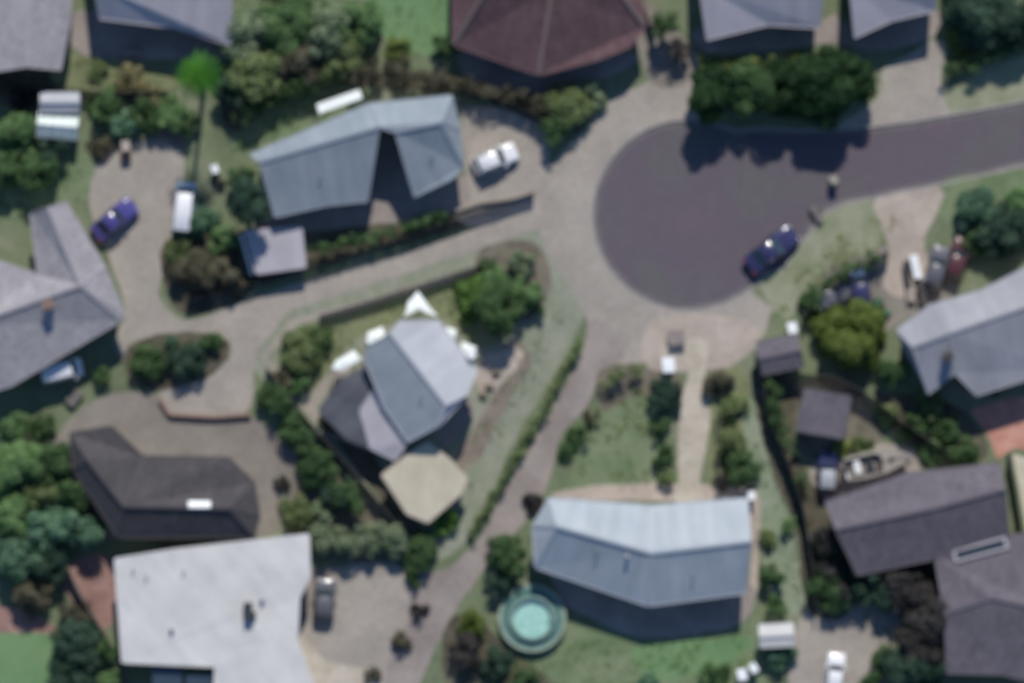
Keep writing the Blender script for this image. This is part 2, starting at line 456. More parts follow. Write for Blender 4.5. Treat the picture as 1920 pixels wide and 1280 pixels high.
# driveways and yards
patch('driveway', [(1025, 375), (960, 400), (860, 440), (720, 485), (560, 530), (440, 572), (350, 600), (300, 560), (315, 470), (330, 400), (345, 290), (300, 262), (230, 270), (190, 300), (165, 370),
      (200, 470), (235, 580), (215, 640), (240, 680), (300, 640), (380, 625), (420, 660), (370, 715), (300, 735), (320, 775), (450, 778), (475, 730), (478, 675),
      (520, 610), (552, 580), (700, 532), (850, 482), (1000, 432), (1020, 425)], 'concrete', 3, .15)
patch('driveway', [(850, 205), (1000, 215), (1030, 300), (1020, 395), (900, 425), (850, 400), (872, 330), (865, 260)], 'concrete', 4, .12)
patch('driveway', [(1105, 600), (1095, 650), (1040, 760), (985, 855), (930, 950), (880, 1030), (820, 1070), (745, 1070), (600, 1065), (560, 1100), (560, 1200), (570, 1300), (760, 1320), (790, 1270),
      (850, 1150), (915, 1060), (965, 1000), (1000, 960), (1035, 880), (1050, 820), (1100, 760), (1130, 700), (1170, 660), (1150, 620)], 'concrete_mauve', 3, .2)
patch('forecourt', [(640, 1062), (750, 1062), (765, 1150), (735, 1220), (700, 1300), (560, 1300), (560, 1180), (600, 1130)], 'concrete', 4, .15)
patch('driveway', [(150, 770), (200, 740), (300, 740), (320, 775), (460, 778), (500, 800), (545, 830), (560, 890), (530, 960), (490, 1005), (250, 1010), (120, 1000), (60, 900), (110, 810)], 'concrete_dark', 4, .2)
patch('driveway', [(1290, 80), (1230, 20), (1200, -40), (1150, -40), (1185, 60), (1205, 120), (1225, 160), (1290, 160)], 'concrete_dark', 3, .25)
patch('driveway', [(1655, 130), (1700, 105), (1745, 75), (1775, 85), (1765, 150), (1775, 200), (1765, 220), (1620, 238), (1570, 243), (1600, 215), (1650, 180)], 'concrete', 4, .15)
patch('driveway', [(1640, 372), (1760, 350), (1755, 400), (1735, 450), (1740, 520), (1700, 560), (1660, 540), (1665, 470), (1650, 420)], 'concrete_beige', 5, .2)
patch('driveway', [(1500, 1160), (1560, 1140), (1640, 1130), (1690, 1150), (1670, 1230), (1650, 1320), (1490, 1320)], 'concrete', 3, .12)
patch('forecourt', [(556, 1190), (610, 1235), (700, 1262), (722, 1330), (556, 1330)], 'path_beige', 6, .1)
patch('garden_path', [(1275, 640), (1325, 640), (1322, 700), (1332, 770), (1322, 850), (1312, 900), (1320, 945), (1265, 945), (1272, 900), (1270, 850), (1275, 760), (1290, 700)], 'path_beige', 5, .06)
patch('parking_pad', [(1215, 610), (1270, 590), (1400, 600), (1420, 640), (1380, 680), (1330, 690), (1215, 690)], 'concrete_beige', 4, .2)
patch('yard', [(1520, 870), (1560, 850), (1640, 830), (1710, 845), (1730, 890), (1690, 910), (1540, 950)], 'concrete', 3, .15)
patch('yard', [(1545, 500), (1640, 460), (1700, 470), (1760, 480), (1800, 540), (1690, 600), (1660, 620), (1560, 590), (1520, 580)], 'concrete_dark', 2, .2)
patch('patio', [(1820, 770), (1890, 745), (1990, 740), (1990, 850), (1900, 840), (1870, 860), (1850, 810)], 'terracotta', 3, .05, False)
patch('side_path', [(1898, 850), (1935, 860), (1965, 1010), (1928, 1010)], 'patio_sand', 4, .05, False)
patch('paving', [(715, 236), (782, 400), (684, 400)], 'concrete_mauve', 6, .05)
patch('gravel_strip', [(905, 690), (935, 720), (890, 800), (850, 860), (870, 890), (915, 830), (960, 740), (1000, 680), (960, 640)], 'mulch', 3, .3)
patch('gravel_strip', [(896, 672), (950, 655), (985, 660), (960, 700), (915, 735), (890, 720)], 'concrete_beige', 4, .3)
patch('garden_path', [(568, 765), (610, 705), (640, 680), (665, 690), (625, 720), (592, 762), (640, 815), (626, 822)], 'concrete', 4, .1, False)
patch('garden_bed', [(626, 822), (700, 850), (770, 960), (800, 1000), (760, 1000)], 'earth_dark', 4, .1, False)  # dark earth strip paints in the shade along the sandy roof
patch('garden_path', [(545, 600), (700, 558), (860, 510), (985, 470), (990, 478), (860, 522), (700, 570), (555, 610), (500, 668), (560, 740), (552, 748), (488, 668)], 'concrete', 4, .1, False)
patch('terrace', [(1045, 935), (1080, 915), (1240, 905), (1400, 915), (1425, 940), (1420, 1100), (1400, 1130), (1380, 960)], 'concrete_beige', 3, .15)
patch('terrace', [(610, 245), (660, 215), (840, 178), (860, 195), (868, 240), (700, 260), (500, 300), (470, 300), (520, 262)], 'verge_grey', 5, .15)
patch('yard', [(-60, 130), (120, 130), (100, 175), (-60, 200)], 'earth_dark', 2, .2)
patch('yard', [(205, 225), (300, 260), (345, 285), (345, 250), (300, 235), (240, 210)], 'mulch', 4, .2)
patch('carport_floor', [(1475, 730), (1580, 710), (1650, 790), (1640, 840), (1520, 860), (1490, 800)], 'earth', 3, .2)
patch('yard', [(135, 1050), (215, 1045), (215, 1170), (170, 1165), (120, 1100)], 'red_path', 3, .2)
patch('running_path', [(-60, 1140), (40, 1140), (90, 1165), (100, 1185), (-60, 1180)], 'red_path', 4, .1)
# lawns
patch('paving', [(150, 20), (440, 60), (436, 106), (330, 112), (150, 100)], 'concrete_mauve', 4, .1)
patch('paving', [(1310, 50), (1540, 40), (1560, 20), (1600, 50), (1750, 10), (1750, 70), (1640, 96), (1560, 82), (1440, 96), (1320, 98)], 'concrete_mauve', 4, .1)
patch('paving', [(1040, 1050), (1216, 1110), (1400, 1090), (1398, 1160), (1300, 1190), (1200, 1192), (1110, 1160), (1050, 1122)], 'concrete_mauve', 5, .12)
patch('paving', [(500, 400), (700, 380), (860, 330), (880, 345), (868, 392), (760, 412), (560, 436), (500, 430)], 'concrete_mauve', 5, .1)
patch('paving', [(800, 760), (870, 740), (890, 770), (850, 830), (820, 820)], 'concrete_mauve', 6, .1)
patch('paving', [(900, 60), (1000, 135), (1160, 100), (1200, 110), (1130, 150), (1000, 175), (880, 150), (860, 90)], 'concrete_mauve', 6, .1)
patch('garden_verge', [(1000, 425), (1045, 505), (1100, 580), (980, 800), (860, 1025), (765, 1020), (600, 830), (470, 675), (548, 578), (780, 500)], 'verge_grey', 1)
patch('lawn', [(690, -60), (860, -60), (845, 60), (825, 105), (780, 100), (730, 80), (690, 30)], 'lawn_bright', 3)
patch('lawn', [(105, 105), (190, 110), (330, 140), (330, 170), (230, 180), (110, 165), (95, 140)], 'lawn_olive', 2)
patch('lawn', [(430, 270), (470, 220), (560, 180), (680, 160), (680, 200), (560, 245), (470, 290)], 'lawn_mid', 2)
patch('lawn', [(20, 330), (90, 300), (170, 290), (170, 370), (100, 380), (-40, 430), (-40, 360)], 'lawn_mid', 2)
patch('lawn', [(-60, 1185), (95, 1187), (85, 1320), (-60, 1320)], 'lawn_bright', 2, .05)
patch('lawn', [(910, 1180), (1060, 1170), (1180, 1195), (1280, 1200), (1420, 1170), (1420, 1240), (1400, 1320), (900, 1340), (940, 1250)], 'lawn_mid', 2)
patch('lawn', [(1185, 1215), (1300, 1200), (1410, 1195), (1370, 1240), (1260, 1275), (1210, 1260)], 'lawn_bright', 3)
patch('lawn', [(1130, 740), (1200, 720), (1250, 780), (1245, 880), (1260, 915), (1150, 925), (1060, 935), (1080, 870), (1100, 800)], 'lawn_mid', 2)
patch('lawn', [(1390, 750), (1430, 770), (1480, 900), (1505, 1010), (1510, 1130), (1470, 1150), (1430, 1050), (1420, 930), (1400, 850)], 'lawn_pale', 2)
patch('lawn', [(1330, 700), (1390, 690), (1400, 760), (1380, 900), (1330, 900)], 'lawn_olive', 1)
patch('lawn', [(1770, 340), (1850, 330), (1930, 320), (1990, 380), (1900, 420), (1820, 440), (1760, 400)], 'lawn_mid', 4)
patch('lawn', [(1770, 55), (1830, 40), (1870, 80), (1830, 110), (1770, 100)], 'lawn_olive', 3)
patch('lawn', [(1000, 560), (1045, 560), (1060, 590), (1000, 700), (930, 830), (880, 900), (850, 870), (930, 740), (970, 650)], 'verge_grey', 2)
patch('lawn', [(560, 630), (590, 600), (740, 555), (880, 515), (960, 490), (1000, 520), (960, 620), (900, 650), (830, 600), (760, 600), (660, 640), (600, 720), (560, 740), (520, 680)], 'lawn_olive', 3)
patch('garden_bed', [(900, 470), (995, 450), (1035, 530), (990, 600), (940, 560), (900, 520)], 'earth', 4)
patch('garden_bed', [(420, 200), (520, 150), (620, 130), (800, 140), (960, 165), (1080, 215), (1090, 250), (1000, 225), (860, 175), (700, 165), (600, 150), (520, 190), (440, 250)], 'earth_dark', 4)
patch('garden_bed', [(300, 470), (330, 445), (440, 440), (480, 520), (450, 565), (350, 590), (310, 540)], 'earth_dark', 4)
patch('garden_bed', [(240, 650), (330, 622), (430, 640), (400, 700), (300, 730), (245, 715)], 'earth_dark', 5)
patch('garden_bed', [(560, 800), (640, 860), (720, 960), (800, 1050), (640, 1050), (560, 1010), (520, 960), (560, 880)], 'earth', 2)
patch('garden_bed', [(1410, 690), (1480, 700), (1500, 860), (1560, 960), (1600, 1130), (1520, 1150), (1490, 1000), (1440, 860)], 'earth_dark', 3)
patch('garden_bed', [(1120, 700), (1180, 680), (1260, 690), (1280, 760), (1200, 740), (1130, 770)], 'earth', 3)
patch('garden_bed', [(830, 1190), (880, 1150), (950, 1210), (1050, 1300), (860, 1320)], 'earth_dark', 3)
patch('garden_bed', [(1640, 740), (1760, 750), (1830, 790), (1850, 860), (1760, 850), (1690, 820)], 'earth_dark', 4)
patch('garden_bed', [(450, 430), (860, 400), (870, 425), (700, 470), (560, 510), (480, 530)], 'earth_dark', 2)

# ------------------------------------------------------------ houses
def inside(q, x, y):
    c = False; n = len(q); j = n - 1
    for i in range(n):
        xi, yi = q[i][0], q[i][1]; xj, yj = q[j][0], q[j][1]
        if (yi > y) != (yj > y) and x < (xj - xi) * (y - yi) / (yj - yi) + xi: c = not c
        j = i
    return c

win_cache = {}
def window(parent, p, ang, w_=1.5, h_=1.1):
    key = (w_, h_)
    if key not in win_cache:
        bm = bmesh.new()
        for (x0, x1, z0, z1) in ((-w_ / 2, w_ / 2, h_ - .06, h_), (-w_ / 2, w_ / 2, 0, .06), (-w_ / 2, -w_ / 2 + .06, .06, h_ - .06), (w_ / 2 - .06, w_ / 2, .06, h_ - .06), (-.025, .025, .06, h_ - .06)):
            bbox(bm, x0, x1, -.06, .03, z0, z1)
        f = frombm('window', bm, M['trim'])
        g = box_me('pane', -w_ / 2 + .06, w_ / 2 - .06, -.03, -.01, .06, h_ - .06, M['glass'])
        s = box_me('sill', -w_ / 2 - .06, w_ / 2 + .06, -.12, .03, -.06, -.001, M['trim'])
        win_cache[key] = (f, g, s)
    f, g, s = win_cache[key]
    o = link('window', f, parent=parent, loc=p, rz=ang)
    link('pane', g, parent=o); link('sill', s, parent=o)

def house(name, label, cat, V, faces, outline, roofm, wallm='wall', inset=.55, gutter=None, eave_max=None, windows=True, group=None, thick=.14, capw=.26, door=True, capm=None, extra=None):
    """V: vertex name -> (px, py, h) of the roof as seen from above; faces: roof planes; outline: roof edge, in order"""
    W = {k: Vector(P(*v)) for k, v in V.items()}
    c = sum((W[k] for k in outline), Vector()) / len(outline)
    root = empty(name, (c.x, c.y, 0), 0, label, cat, group)
    O = Vector((c.x, c.y, 0))
    # roof planes
    planes = []
    bm = bmesh.new(); uvl = bm.loops.layers.uv.new('UVMap')
    vv = {}
    for k in W: vv[k] = bm.verts.new(W[k] - O)
    ecount = {}
    rnds = random.Random(hash(name) % 100 + len(V))
    for f in faces:
        pts = [W[k] for k in f]
        nrm = Vector()
        for i in range(len(pts)):
            a, b = pts[i], pts[(i + 1) % len(pts)]
            nrm += Vector(((a.y - b.y) * (a.z + b.z), (a.z - b.z) * (a.x + b.x), (a.x - b.x) * (a.y + b.y)))
        nrm.normalize()
        if nrm.z < 0: nrm = -nrm; f = list(reversed(f)); pts = list(reversed(pts))
        mid = sum(pts, Vector()) / len(pts)
        fcs = []
        for t in tessellate_polygon([[Vector((p.x, p.y, 0)) for p in pts]]):
            a, b, c_ = [pts[i] for i in t]
            tn = (b - a).cross(c_ - a)
            if tn.length < 1e-6: continue
            if tn.z < 0: t = (t[0], t[2], t[1]); tn = -tn
            tn.normalize(); planes.append(([a, b, c_], tn, (a + b + c_) / 3))
            fcs.append((bm.faces.new([vv[f[i]] for i in t]), [pts[i] for i in t]))
        u = Vector((nrm.y, -nrm.x, 0))
        u = u.normalized() if u.length > .01 else Vector((1, 0, 0))
        v = nrm.cross(u); off = rnds.random() * 50
        for fc, tp in fcs:
            for lp, p in zip(fc.loops, tp):
                lp[uvl].uv = ((p - O).dot(u) + off, (p - O).dot(v) + off)
        for i in range(len(f)):
            e = frozenset((f[i], f[(i + 1) % len(f)])); ecount.setdefault(e, []).append((nrm, mid))
    # thickness
    geo = bmesh.ops.extrude_face_region(bm, geom=bm.faces[:])
    # extruded copy becomes the top; shift the original down
    newv = {g for g in geo['geom'] if isinstance(g, bmesh.types.BMVert)}
    for v in bm.verts:
        if v not in newv: v.co.z -= thick
    bmesh.ops.recalc_face_normals(bm, faces=bm.faces)
    ro = link('roof', frombm('roof', bm, roofm), parent=root)
    def height(x, y):
        best = None
        for pts, nrm, mid in planes:
            if inside(pts, x, y):
                z = mid.z - (nrm.x * (x - mid.x) + nrm.y * (y - mid.y)) / nrm.z
                best = z if best is None else max(best, z)
        return best
    # ridge and hip caps, gutters
    for e, l_ in ecount.items():
        a, b = [W[k] - O for k in e]
        if len(l_) == 2:
            n1, m1 = l_[0]; n2, m2 = l_[1]
            convex = (m2 - m1).dot(n1) < -1e-3
            if n1.dot(n2) < .999:
                cb = bmesh.new()
                if convex:
                    bar(cb, a, b, capw, .07, .03); link('ridge_cap', frombm('ridge_cap', cb, capm or roofm), parent=ro)
                else:
                    bar(cb, a, b, .30, .012, .012); link('valley_flashing', frombm('valley_flashing', cb, roofm), parent=ro)
        else:
            cb = bmesh.new()
            if abs(a.z - b.z) < .25:
                mid = (a + b) / 2; o_ = (mid + O - l_[0][1]); o_.z = 0
                d = (b - a).normalized(); nn = Vector((d.y, -d.x, 0))
                if nn.dot(o_) < 0: nn = -nn
                bar(cb, a + nn * .07, b + nn * .07, .12, .11, -.07); link('gutter', frombm('gutter', cb, M[gutter] if gutter else roofm), parent=ro)
            else:
                bar(cb, a, b, .10, .20, -.05); link('barge_board', frombm('barge_board', cb, M[gutter] if gutter else roofm), parent=ro)
    # walls under the roof, set in from the edge
    q = [W[k].to_2d() for k in outline]
    ar = sum(q[i].x * q[(i + 1) % len(q)].y - q[(i + 1) % len(q)].x * q[i].y for i in range(len(q)))
    if ar < 0: q.reverse()
    n = len(q); iq = []
    for i in range(n):
        a, b, c_ = q[i - 1], q[i], q[(i + 1) % n]
        d1 = (b - a).normalized(); d2 = (c_ - b).normalized()
        n1 = Vector((-d1.y, d1.x)); n2 = Vector((-d2.y, d2.x))
        s = n1 + n2
        if s.length < .2: s = n1
        s.normalize(); iq.append(b + s * min(inset / max(.35, s.dot(n1)), inset * 2.2))
    if inset > 0:
        pts = []
        for i in range(n):
            a, b = iq[i], iq[(i + 1) % n]; k = max(1, int((b - a).length / .5))
            pts += [a.lerp(b, j / k) for j in range(k)]
        tv = []
        for p in pts:
            h = height(p.x, p.y)
            tv.append(h)
        known = [h for h in tv if h is not None]; dflt = min(known) if known else 2.5
        tv = [(h if h is not None else dflt) - thick - .01 for h in tv]
        N_ = len(pts); t_ = .12
        inn = []
        for i in range(N_):
            a, b = pts[i - 1], pts[(i + 1) % N_]; d = (b - a).normalized(); inn.append(pts[i] + Vector((-d.y, d.x)) * t_)
        vs = [(p.x - O.x, p.y - O.y, -.05) for p in pts] + [(p.x - O.x, p.y - O.y, z) for p, z in zip(pts, tv)] + \
             [(p.x - O.x, p.y - O.y, z) for p, z in zip(inn, tv)] + [(p.x - O.x, p.y - O.y, -.05) for p in inn]
        fs = []
        for i in range(N_):
            j = (i + 1) % N_
            for a in range(3): fs.append((a * N_ + i, a * N_ + j, (a + 1) * N_ + j, (a + 1) * N_ + i))
        link('wall', mesh('wall', vs, fs, M[wallm]), parent=root)
        if windows:
            dd = False
            for i in range(n):
                a, b = iq[i], iq[(i + 1) % n]; Ln = (b - a).length
                if Ln < 2.6: continue
                d = (b - a).normalized(); ang = math.atan2(d.y, d.x); k = max(1, int(Ln / 3.6))
                for j in range(k):
                    p = a.lerp(b, (j + .5) / k)
                    if door and not dd and Ln > 5 and j == k // 2:
                        dd = True
                        dm = box_me('door', -.45, .45, -.05, .03, .02, 2.05, M['timber_dark'])
                        do = link('door', dm, parent=root, loc=(p.x - O.x, p.y - O.y, 0), rz=ang)
                        link('handle', box_me('handle', .3, .36, -.1, -.051, .98, 1.1, M['steel']), parent=do)
                        continue
                    window(root, (p.x - O.x, p.y - O.y, 1.0), ang)
    return root, height, O, ro

def on_roof(h, px, py, guess=4):
    z = guess
    for _ in range(4):
        x, y, _z = P(px, py, z); zz = h(x, y)
        if zz is None: break
        z = zz
    x, y, _z = P(px, py, z)
    # slope normal
    e = .15; zx, zy = h(x + e, y), h(x, y + e)
    nx = -(zx - z) / e if zx is not None else 0; ny = -(zy - z) / e if zy is not None else 0
    return Vector((x, y, z)), Vector((nx, ny, 1)).normalized()

def roof_item(name, hs, px, py, me, yaw=0, upright=False, sub=None):
    root, h, O, ro = hs
    p, nrm = on_roof(h, px, py)
    o = link(name, me, parent=ro)
    o.location = p - O
    if upright: o.rotation_euler = (0, 0, yaw)
    else: o.rotation_mode = 'QUATERNION'; o.rotation_quaternion = Vector((0, 0, 1)).rotation_difference(nrm) @ Matrix.Rotation(yaw, 3, 'Z').to_quaternion()
    return o

def vent_me():
    bm = bmesh.new(); cyl(bm, (0, 0, .18), .06, .06, .6, 10); cyl(bm, (0, 0, .5), .11, .05, .08, 10)
    return frombm('vent_pipe', bm, M['steel'])
def whirly_me():
    bm = bmesh.new(); cyl(bm, (0, 0, .1), .16, .16, .3, 14); bmesh.ops.create_uvsphere(bm, u_segments=14, v_segments=7, radius=.2, matrix=Matrix.Translation((0, 0, .36)))
    return frombm('turbine_vent', bm, M['steel'])
VENT, WHIRL = vent_me(), whirly_me()
def skylight_me(w_, l_):
    bm = bmesh.new(); bbox(bm, -w_ / 2, w_ / 2, -l_ / 2, l_ / 2, -.05, .11, .02)
    return frombm('skylight', bm, M['white_panel'])
def chimney_me(h_=1.3, m='wall_brick'):
    bm = bmesh.new(); bbox(bm, -.35, .35, -.3, .3, -.8, h_); bbox(bm, -.42, .42, -.37, .37, h_, h_ + .1)
    cyl(bm, (-.13, 0, h_ + .22), .09, .08, .24, 10); cyl(bm, (.15, 0, h_ + .22), .09, .08, .24, 10)
    return frombm('chimney', bm, M[m])

RM = {
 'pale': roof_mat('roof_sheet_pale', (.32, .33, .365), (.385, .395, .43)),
 'bluegrey': roof_mat('roof_sheet_blue_grey', (.27, .305, .345), (.335, .365, .40)),
 'storm': roof_mat('roof_sheet_storm_grey', (.185, .220, .255), (.245, .275, .31)),
 'ash': roof_mat('roof_sheet_ash', (.22, .225, .25), (.29, .29, .315)),
 'shadowed': roof_mat('roof_sheet_shadowed', (.235, .26, .29), (.30, .325, .35)),
 'lightgrey': roof_mat('roof_tile_light_grey', (.225, .215, .235), (.295, .28, .295), True),
 'mauve': roof_mat('roof_tile_mauve_grey', (.098, .088, .104), (.130, .116, .134), True),
 'charcoal': roof_mat('roof_tile_charcoal', (.052, .049, .052), (.074, .068, .072), True),
 'maroon': roof_mat('roof_tile_maroon', (.100, .058, .062), (.140, .088, .092), True),
 'white': roof_mat('roof_sheet_white', (.45, .44, .435), (.545, .535, .525), var=.06),
 'green_pale': roof_mat('roof_sheet_greenish', (.24, .275, .26), (.32, .35, .335)),
 'lilac': roof_mat('roof_sheet_lilac', (.32, .30, .33), (.38, .36, .39)),
}

# B10 bent metal roof at the bottom of the picture
V = dict(n1=(1030, 934, 3.1), n2=(1222, 948, 3.1), n3=(1402, 934, 3.1), r1=(1045, 986, 5.0), r2=(1222, 1036, 5.0), r3=(1408, 1014, 5.0),
         s1=(1004, 1062, 3.0), s2=(1216, 1134, 3.0), s3=(1398, 1110, 3.0), w=(1000, 985, 3.1))
h10 = house('house', 'bent blue-grey metal roofed house at the foot of the straight beige path', 'house', V,
      [['n1', 'n2', 'r2', 'r1'], ['n2', 'n3', 'r3', 'r2'], ['r1', 'r2', 's2', 's1'], ['r2', 'r3', 's3', 's2'], ['r1', 's1', 'w'], ['r1', 'w', 'n1']],
      ['n1', 'n2', 'n3', 'r3', 's3', 's2', 's1', 'w'], RM['bluegrey'], capm=None)
for (x, y) in ((1120, 1030), (1300, 1075)): roof_item('vent_pipe', h10, x, y, VENT, upright=True)
roof_item('turbine_vent', h10, 1176, 1042, WHIRL, upright=True)

# B9 house in the middle
V = dict(a=(732, 624, 5.3), b=(836, 758, 5.3), n1=(820, 600, 3.6), n0=(750, 600, 4.72), n2=(894, 695, 3.6), n3=(876, 738, 4.42),
         s0=(690, 648, 4.34), s1=(682, 672, 3.92), s2=(716, 754, 3.46), s3=(766, 828, 3.34), s4=(822, 798, 4.59))
h9 = house('house', 'central house with pale north-east and slate south-west roof colours, white shades round it', 'house', V,
      [['a', 'n0', 'n1', 'n2', 'n3', 'b'], ['a', 'b', 's4', 's3', 's2', 's1', 's0'], ['b', 'n3', 's4']],
      ['a', 'n0', 'n1', 'n2', 'n3', 's4', 's3', 's2', 's1', 's0'], RM['pale'], capm=None)
h9[3].data.materials.append(RM['shadowed'])  # darker sheet colour on the south-west slope puts its shade into the roof
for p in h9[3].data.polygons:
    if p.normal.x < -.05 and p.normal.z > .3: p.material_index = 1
roof_item('vent_pipe', h9, 790, 740, VENT, upright=True)
roof_item('skylight', h9, 884, 664, skylight_me(.7, .7), R(40))
# lower lean-to on its south-west side
V = dict(a=(700, 728, 2.9), b=(764, 832, 2.9), c=(742, 862, 2.5), d=(694, 838, 2.5), e=(674, 768, 2.6))
h9b = house('lean_to', 'low lilac-grey lean-to roof along the south-west wall of the central house', 'lean-to', V,
      [['a', 'b', 'c', 'd', 'e']], ['a', 'b', 'c', 'd', 'e'], RM['lilac'], inset=.25, windows=False)

V = dict(a=(802, 830, 2.5), b=(846, 864, 2.5), c=(876, 896, 2.45), d=(864, 924, 2.4), e=(828, 956, 2.35), f=(802, 978, 2.3), g=(764, 962, 2.3), h=(716, 890, 2.4), i=(768, 850, 2.5))
house('carport', 'sandy beige flat roof at the south end of the central house', 'carport', V, [list('abcdefghi')], list('abcdefghi'),
      roof_mat('roof_sand', (.40, .355, .27), (.50, .45, .345), var=.05), inset=.3, windows=False, gutter='concrete_beige')
V = dict(a=(640, 712, 2.6), b=(682, 690, 2.7), b2=(698, 728, 2.7), c=(672, 766, 2.6), d=(692, 836, 2.5), e=(652, 822, 2.4), f=(598, 770, 2.4))
house('pergola', 'dark navy shade roof west of the lilac lean-to', 'pergola', V, [['a', 'b', 'b2', 'c', 'd', 'e', 'f']], ['a', 'b', 'b2', 'c', 'd', 'e', 'f'],
      roof_mat('shade_cloth_navy', (.050, .054, .070), (.105, .108, .125), var=.2, rough=.9), inset=.3, windows=False, gutter='trim_dark')
# B5 upper-left house with notch in its south side
V = dict(nw=(470, 290, 3.1), nm=(690, 196, 3.1), ne=(846, 180, 3.1), w=(486, 304, 4.4), m=(712, 238, 5.0), m2=(740, 247, 4.9), e=(826, 230, 4.9),
         see=(862, 248, 3.1), se=(868, 312, 3.0), s3=(848, 334, 3.0), s2=(776, 368, 3.0), s1=(690, 376, 3.0), s1b=(612, 384, 3.0), s0=(514, 406, 3.0))
h5 = house('house', 'long grey-green metal roofed house with a dark V-shaped notch beside the lane', 'house', V,
      [['nw', 'nm', 'm', 'w'], ['nm', 'ne', 'e', 'm2', 'm'], ['w', 'm', 's1', 's1b', 's0'], ['m2', 'e', 'se', 's3', 's2'], ['ne', 'see', 'e'], ['see', 'se', 'e']],
      ['nw', 'nm', 'ne', 'see', 'se', 's3', 's2', 'm2', 'm', 's1', 's1b', 's0', 'w'], RM['storm'], inset=.4, capm=None)
roof_item('vent_pipe', h5, 600, 330, VENT, upright=True)
roof_item('vent_pipe', h5, 810, 290, VENT, upright=True)

V = dict(a=(460, 434, 1.8), b=(564, 426, 1.8), c=(572, 500, 1.7), d=(482, 512, 1.7))
house('garden_shed', 'low lilac-grey shed roof at the west end of the long notched house', 'shed', V, [['a', 'b', 'c', 'd']], ['a', 'b', 'c', 'd'], RM['lilac'], inset=.2, windows=False)
# B6 house at the left edge
V = dict(p1=(58, 400, 3.1), p2=(122, 378, 3.1), q=(90, 389, 4.4), v=(196, 500, 3.1), a=(232, 588, 3.1), b=(170, 520, 4.6),
         g=(150, 535, 4.8), wl=(-60, 470, 3.1), w2=(10, 432, 3.1), k=(-60, 610, 4.8), s1=(226, 600, 3.1), s2=(20, 722, 3.1), s3=(-60, 745, 3.1),
         w3=(72, 515, 3.1), q0=(60, 410, 3.1))
h6 = house('house', 'grey tiled L-shaped house cut by the picture edge, beside the white van', 'house', V,
      [['q', 'p2', 'v', 'g'], ['p1', 'q', 'g', 'w3'], ['w3', 'g', 'k', 'wl'], ['v', 'a', 's1', 'g'], ['g', 's1', 's2', 's3', 'k']],
      ['p1', 'q', 'p2', 'v', 'a', 's1', 's2', 's3', 'k', 'wl', 'w3'], RM['lightgrey'], capm=RM['lightgrey'])
roof_item('chimney', h6, 92, 572, chimney_me(.8), R(30), True)
V = dict(a=(0, 455, 2.9), b=(72, 432, 2.9), c=(108, 518, 2.7), d=(24, 530, 2.7))
# B7 charcoal bent house
V = dict(n1=(132, 812, 3.0), n2=(208, 800, 3.0), n3=(268, 856, 3.0), n4=(428, 858, 3.0), n5=(476, 905, 3.0), r1=(165, 862, 4.3), r2=(232, 948, 4.6), r3=(430, 952, 4.6),
         e=(486, 968, 3.0), s1=(476, 1005, 3.0), s2=(222, 1006, 3.0), s3=(138, 880, 3.0))
h7 = house('house', 'charcoal tiled bent house with a small white skylight on its ridge', 'house', V,
      [['n1', 'n2', 'n3', 'r2', 'r1'], ['n3', 'n4', 'n5', 'e', 'r3', 'r2'], ['r2', 'r3', 's1', 's2'], ['r1', 'r2', 's2', 's3'], ['n1', 'r1', 's3'], ['r3', 'e', 's1']],
      ['n1', 'n2', 'n3', 'n4', 'n5', 'e', 's1', 's2', 's3'], RM['charcoal'], wallm='wall_brick', capm=RM['charcoal'])
roof_item('skylight', h7, 374, 946, skylight_me(1.9, .7), 0)
# B8 white flat roof
V = dict(a=(216, 1048, 3.4), b=(330, 1030, 3.4), c=(578, 1002, 3.3), d=(580, 1080, 3.3), e=(560, 1120, 3.2), e2=(556, 1200, 3.2), f=(600, 1320, 3.2), g=(400, 1320, 3.2), h=(405, 1248, 3.3), i=(230, 1240, 3.3))
h8 = house('house', 'big low white roofed building beside the beige forecourt', 'house', V, [['a', 'b', 'c', 'd', 'e', 'e2', 'f', 'g', 'h', 'i']],
      ['a', 'b', 'c', 'd', 'e', 'e2', 'f', 'g', 'h', 'i'], RM['white'], inset=.3)
bm = bmesh.new(); bbox(bm, -.35, .35, -.75, .75, 0, .75, .04); bbox(bm, .36, .60, -.5, -.1, 0, .5, .02)
roof_item('air_conditioner', h8, 466, 1145, frombm('air_conditioner', bm, M['plastic_dark']), R(5), True)
roof_item('vent_pipe', h8, 250, 1066, VENT, upright=True); roof_item('vent_pipe', h8, 275, 1078, VENT, upright=True)
roof_item('turbine_vent', h8, 322, 1178, WHIRL, upright=True); roof_item('vent_pipe', h8, 345, 1068, VENT, upright=True); roof_item('turbine_vent', h8, 492, 1122, WHIRL, upright=True)
# deep blue awnings south of it
for i, (x0, x1, y0, y1, lb) in enumerate(((290, 345, 1246, 1300, 'dark blue glass canopy against the white roof, the western of two'), (352, 400, 1258, 1310, 'dark blue glass canopy against the white roof, the eastern of two'))):
    r_ = empty('canopy', P((x0 + x1) / 2, (y0 + y1) / 2), 0, lb, 'canopy', 'blue glass canopies south of the white building')
    a, b = Vector(P(x0, y0, 2.6)), Vector(P(x1, y1, 2.6)); hw, hl = (b.x - a.x) / 2, (a.y - b.y) / 2
    link('panel', box_me('panel', -hw, hw, -hl, hl, 2.52, 2.58, M['solar']), parent=r_)
    link('frame', box_me('frame', -hw, hw, -hl, hl, 2.42, 2.50, M['trim_dark']), parent=r_)
    for sx in (-1, 1):
        for sy in (-1, 1): link('post', box_me('post', sx * (hw - .1) - .05, sx * (hw - .1) + .05, sy * (hl - .1) - .05, sy * (hl - .1) + .05, 0, 2.42, M['trim_dark']), parent=r_)

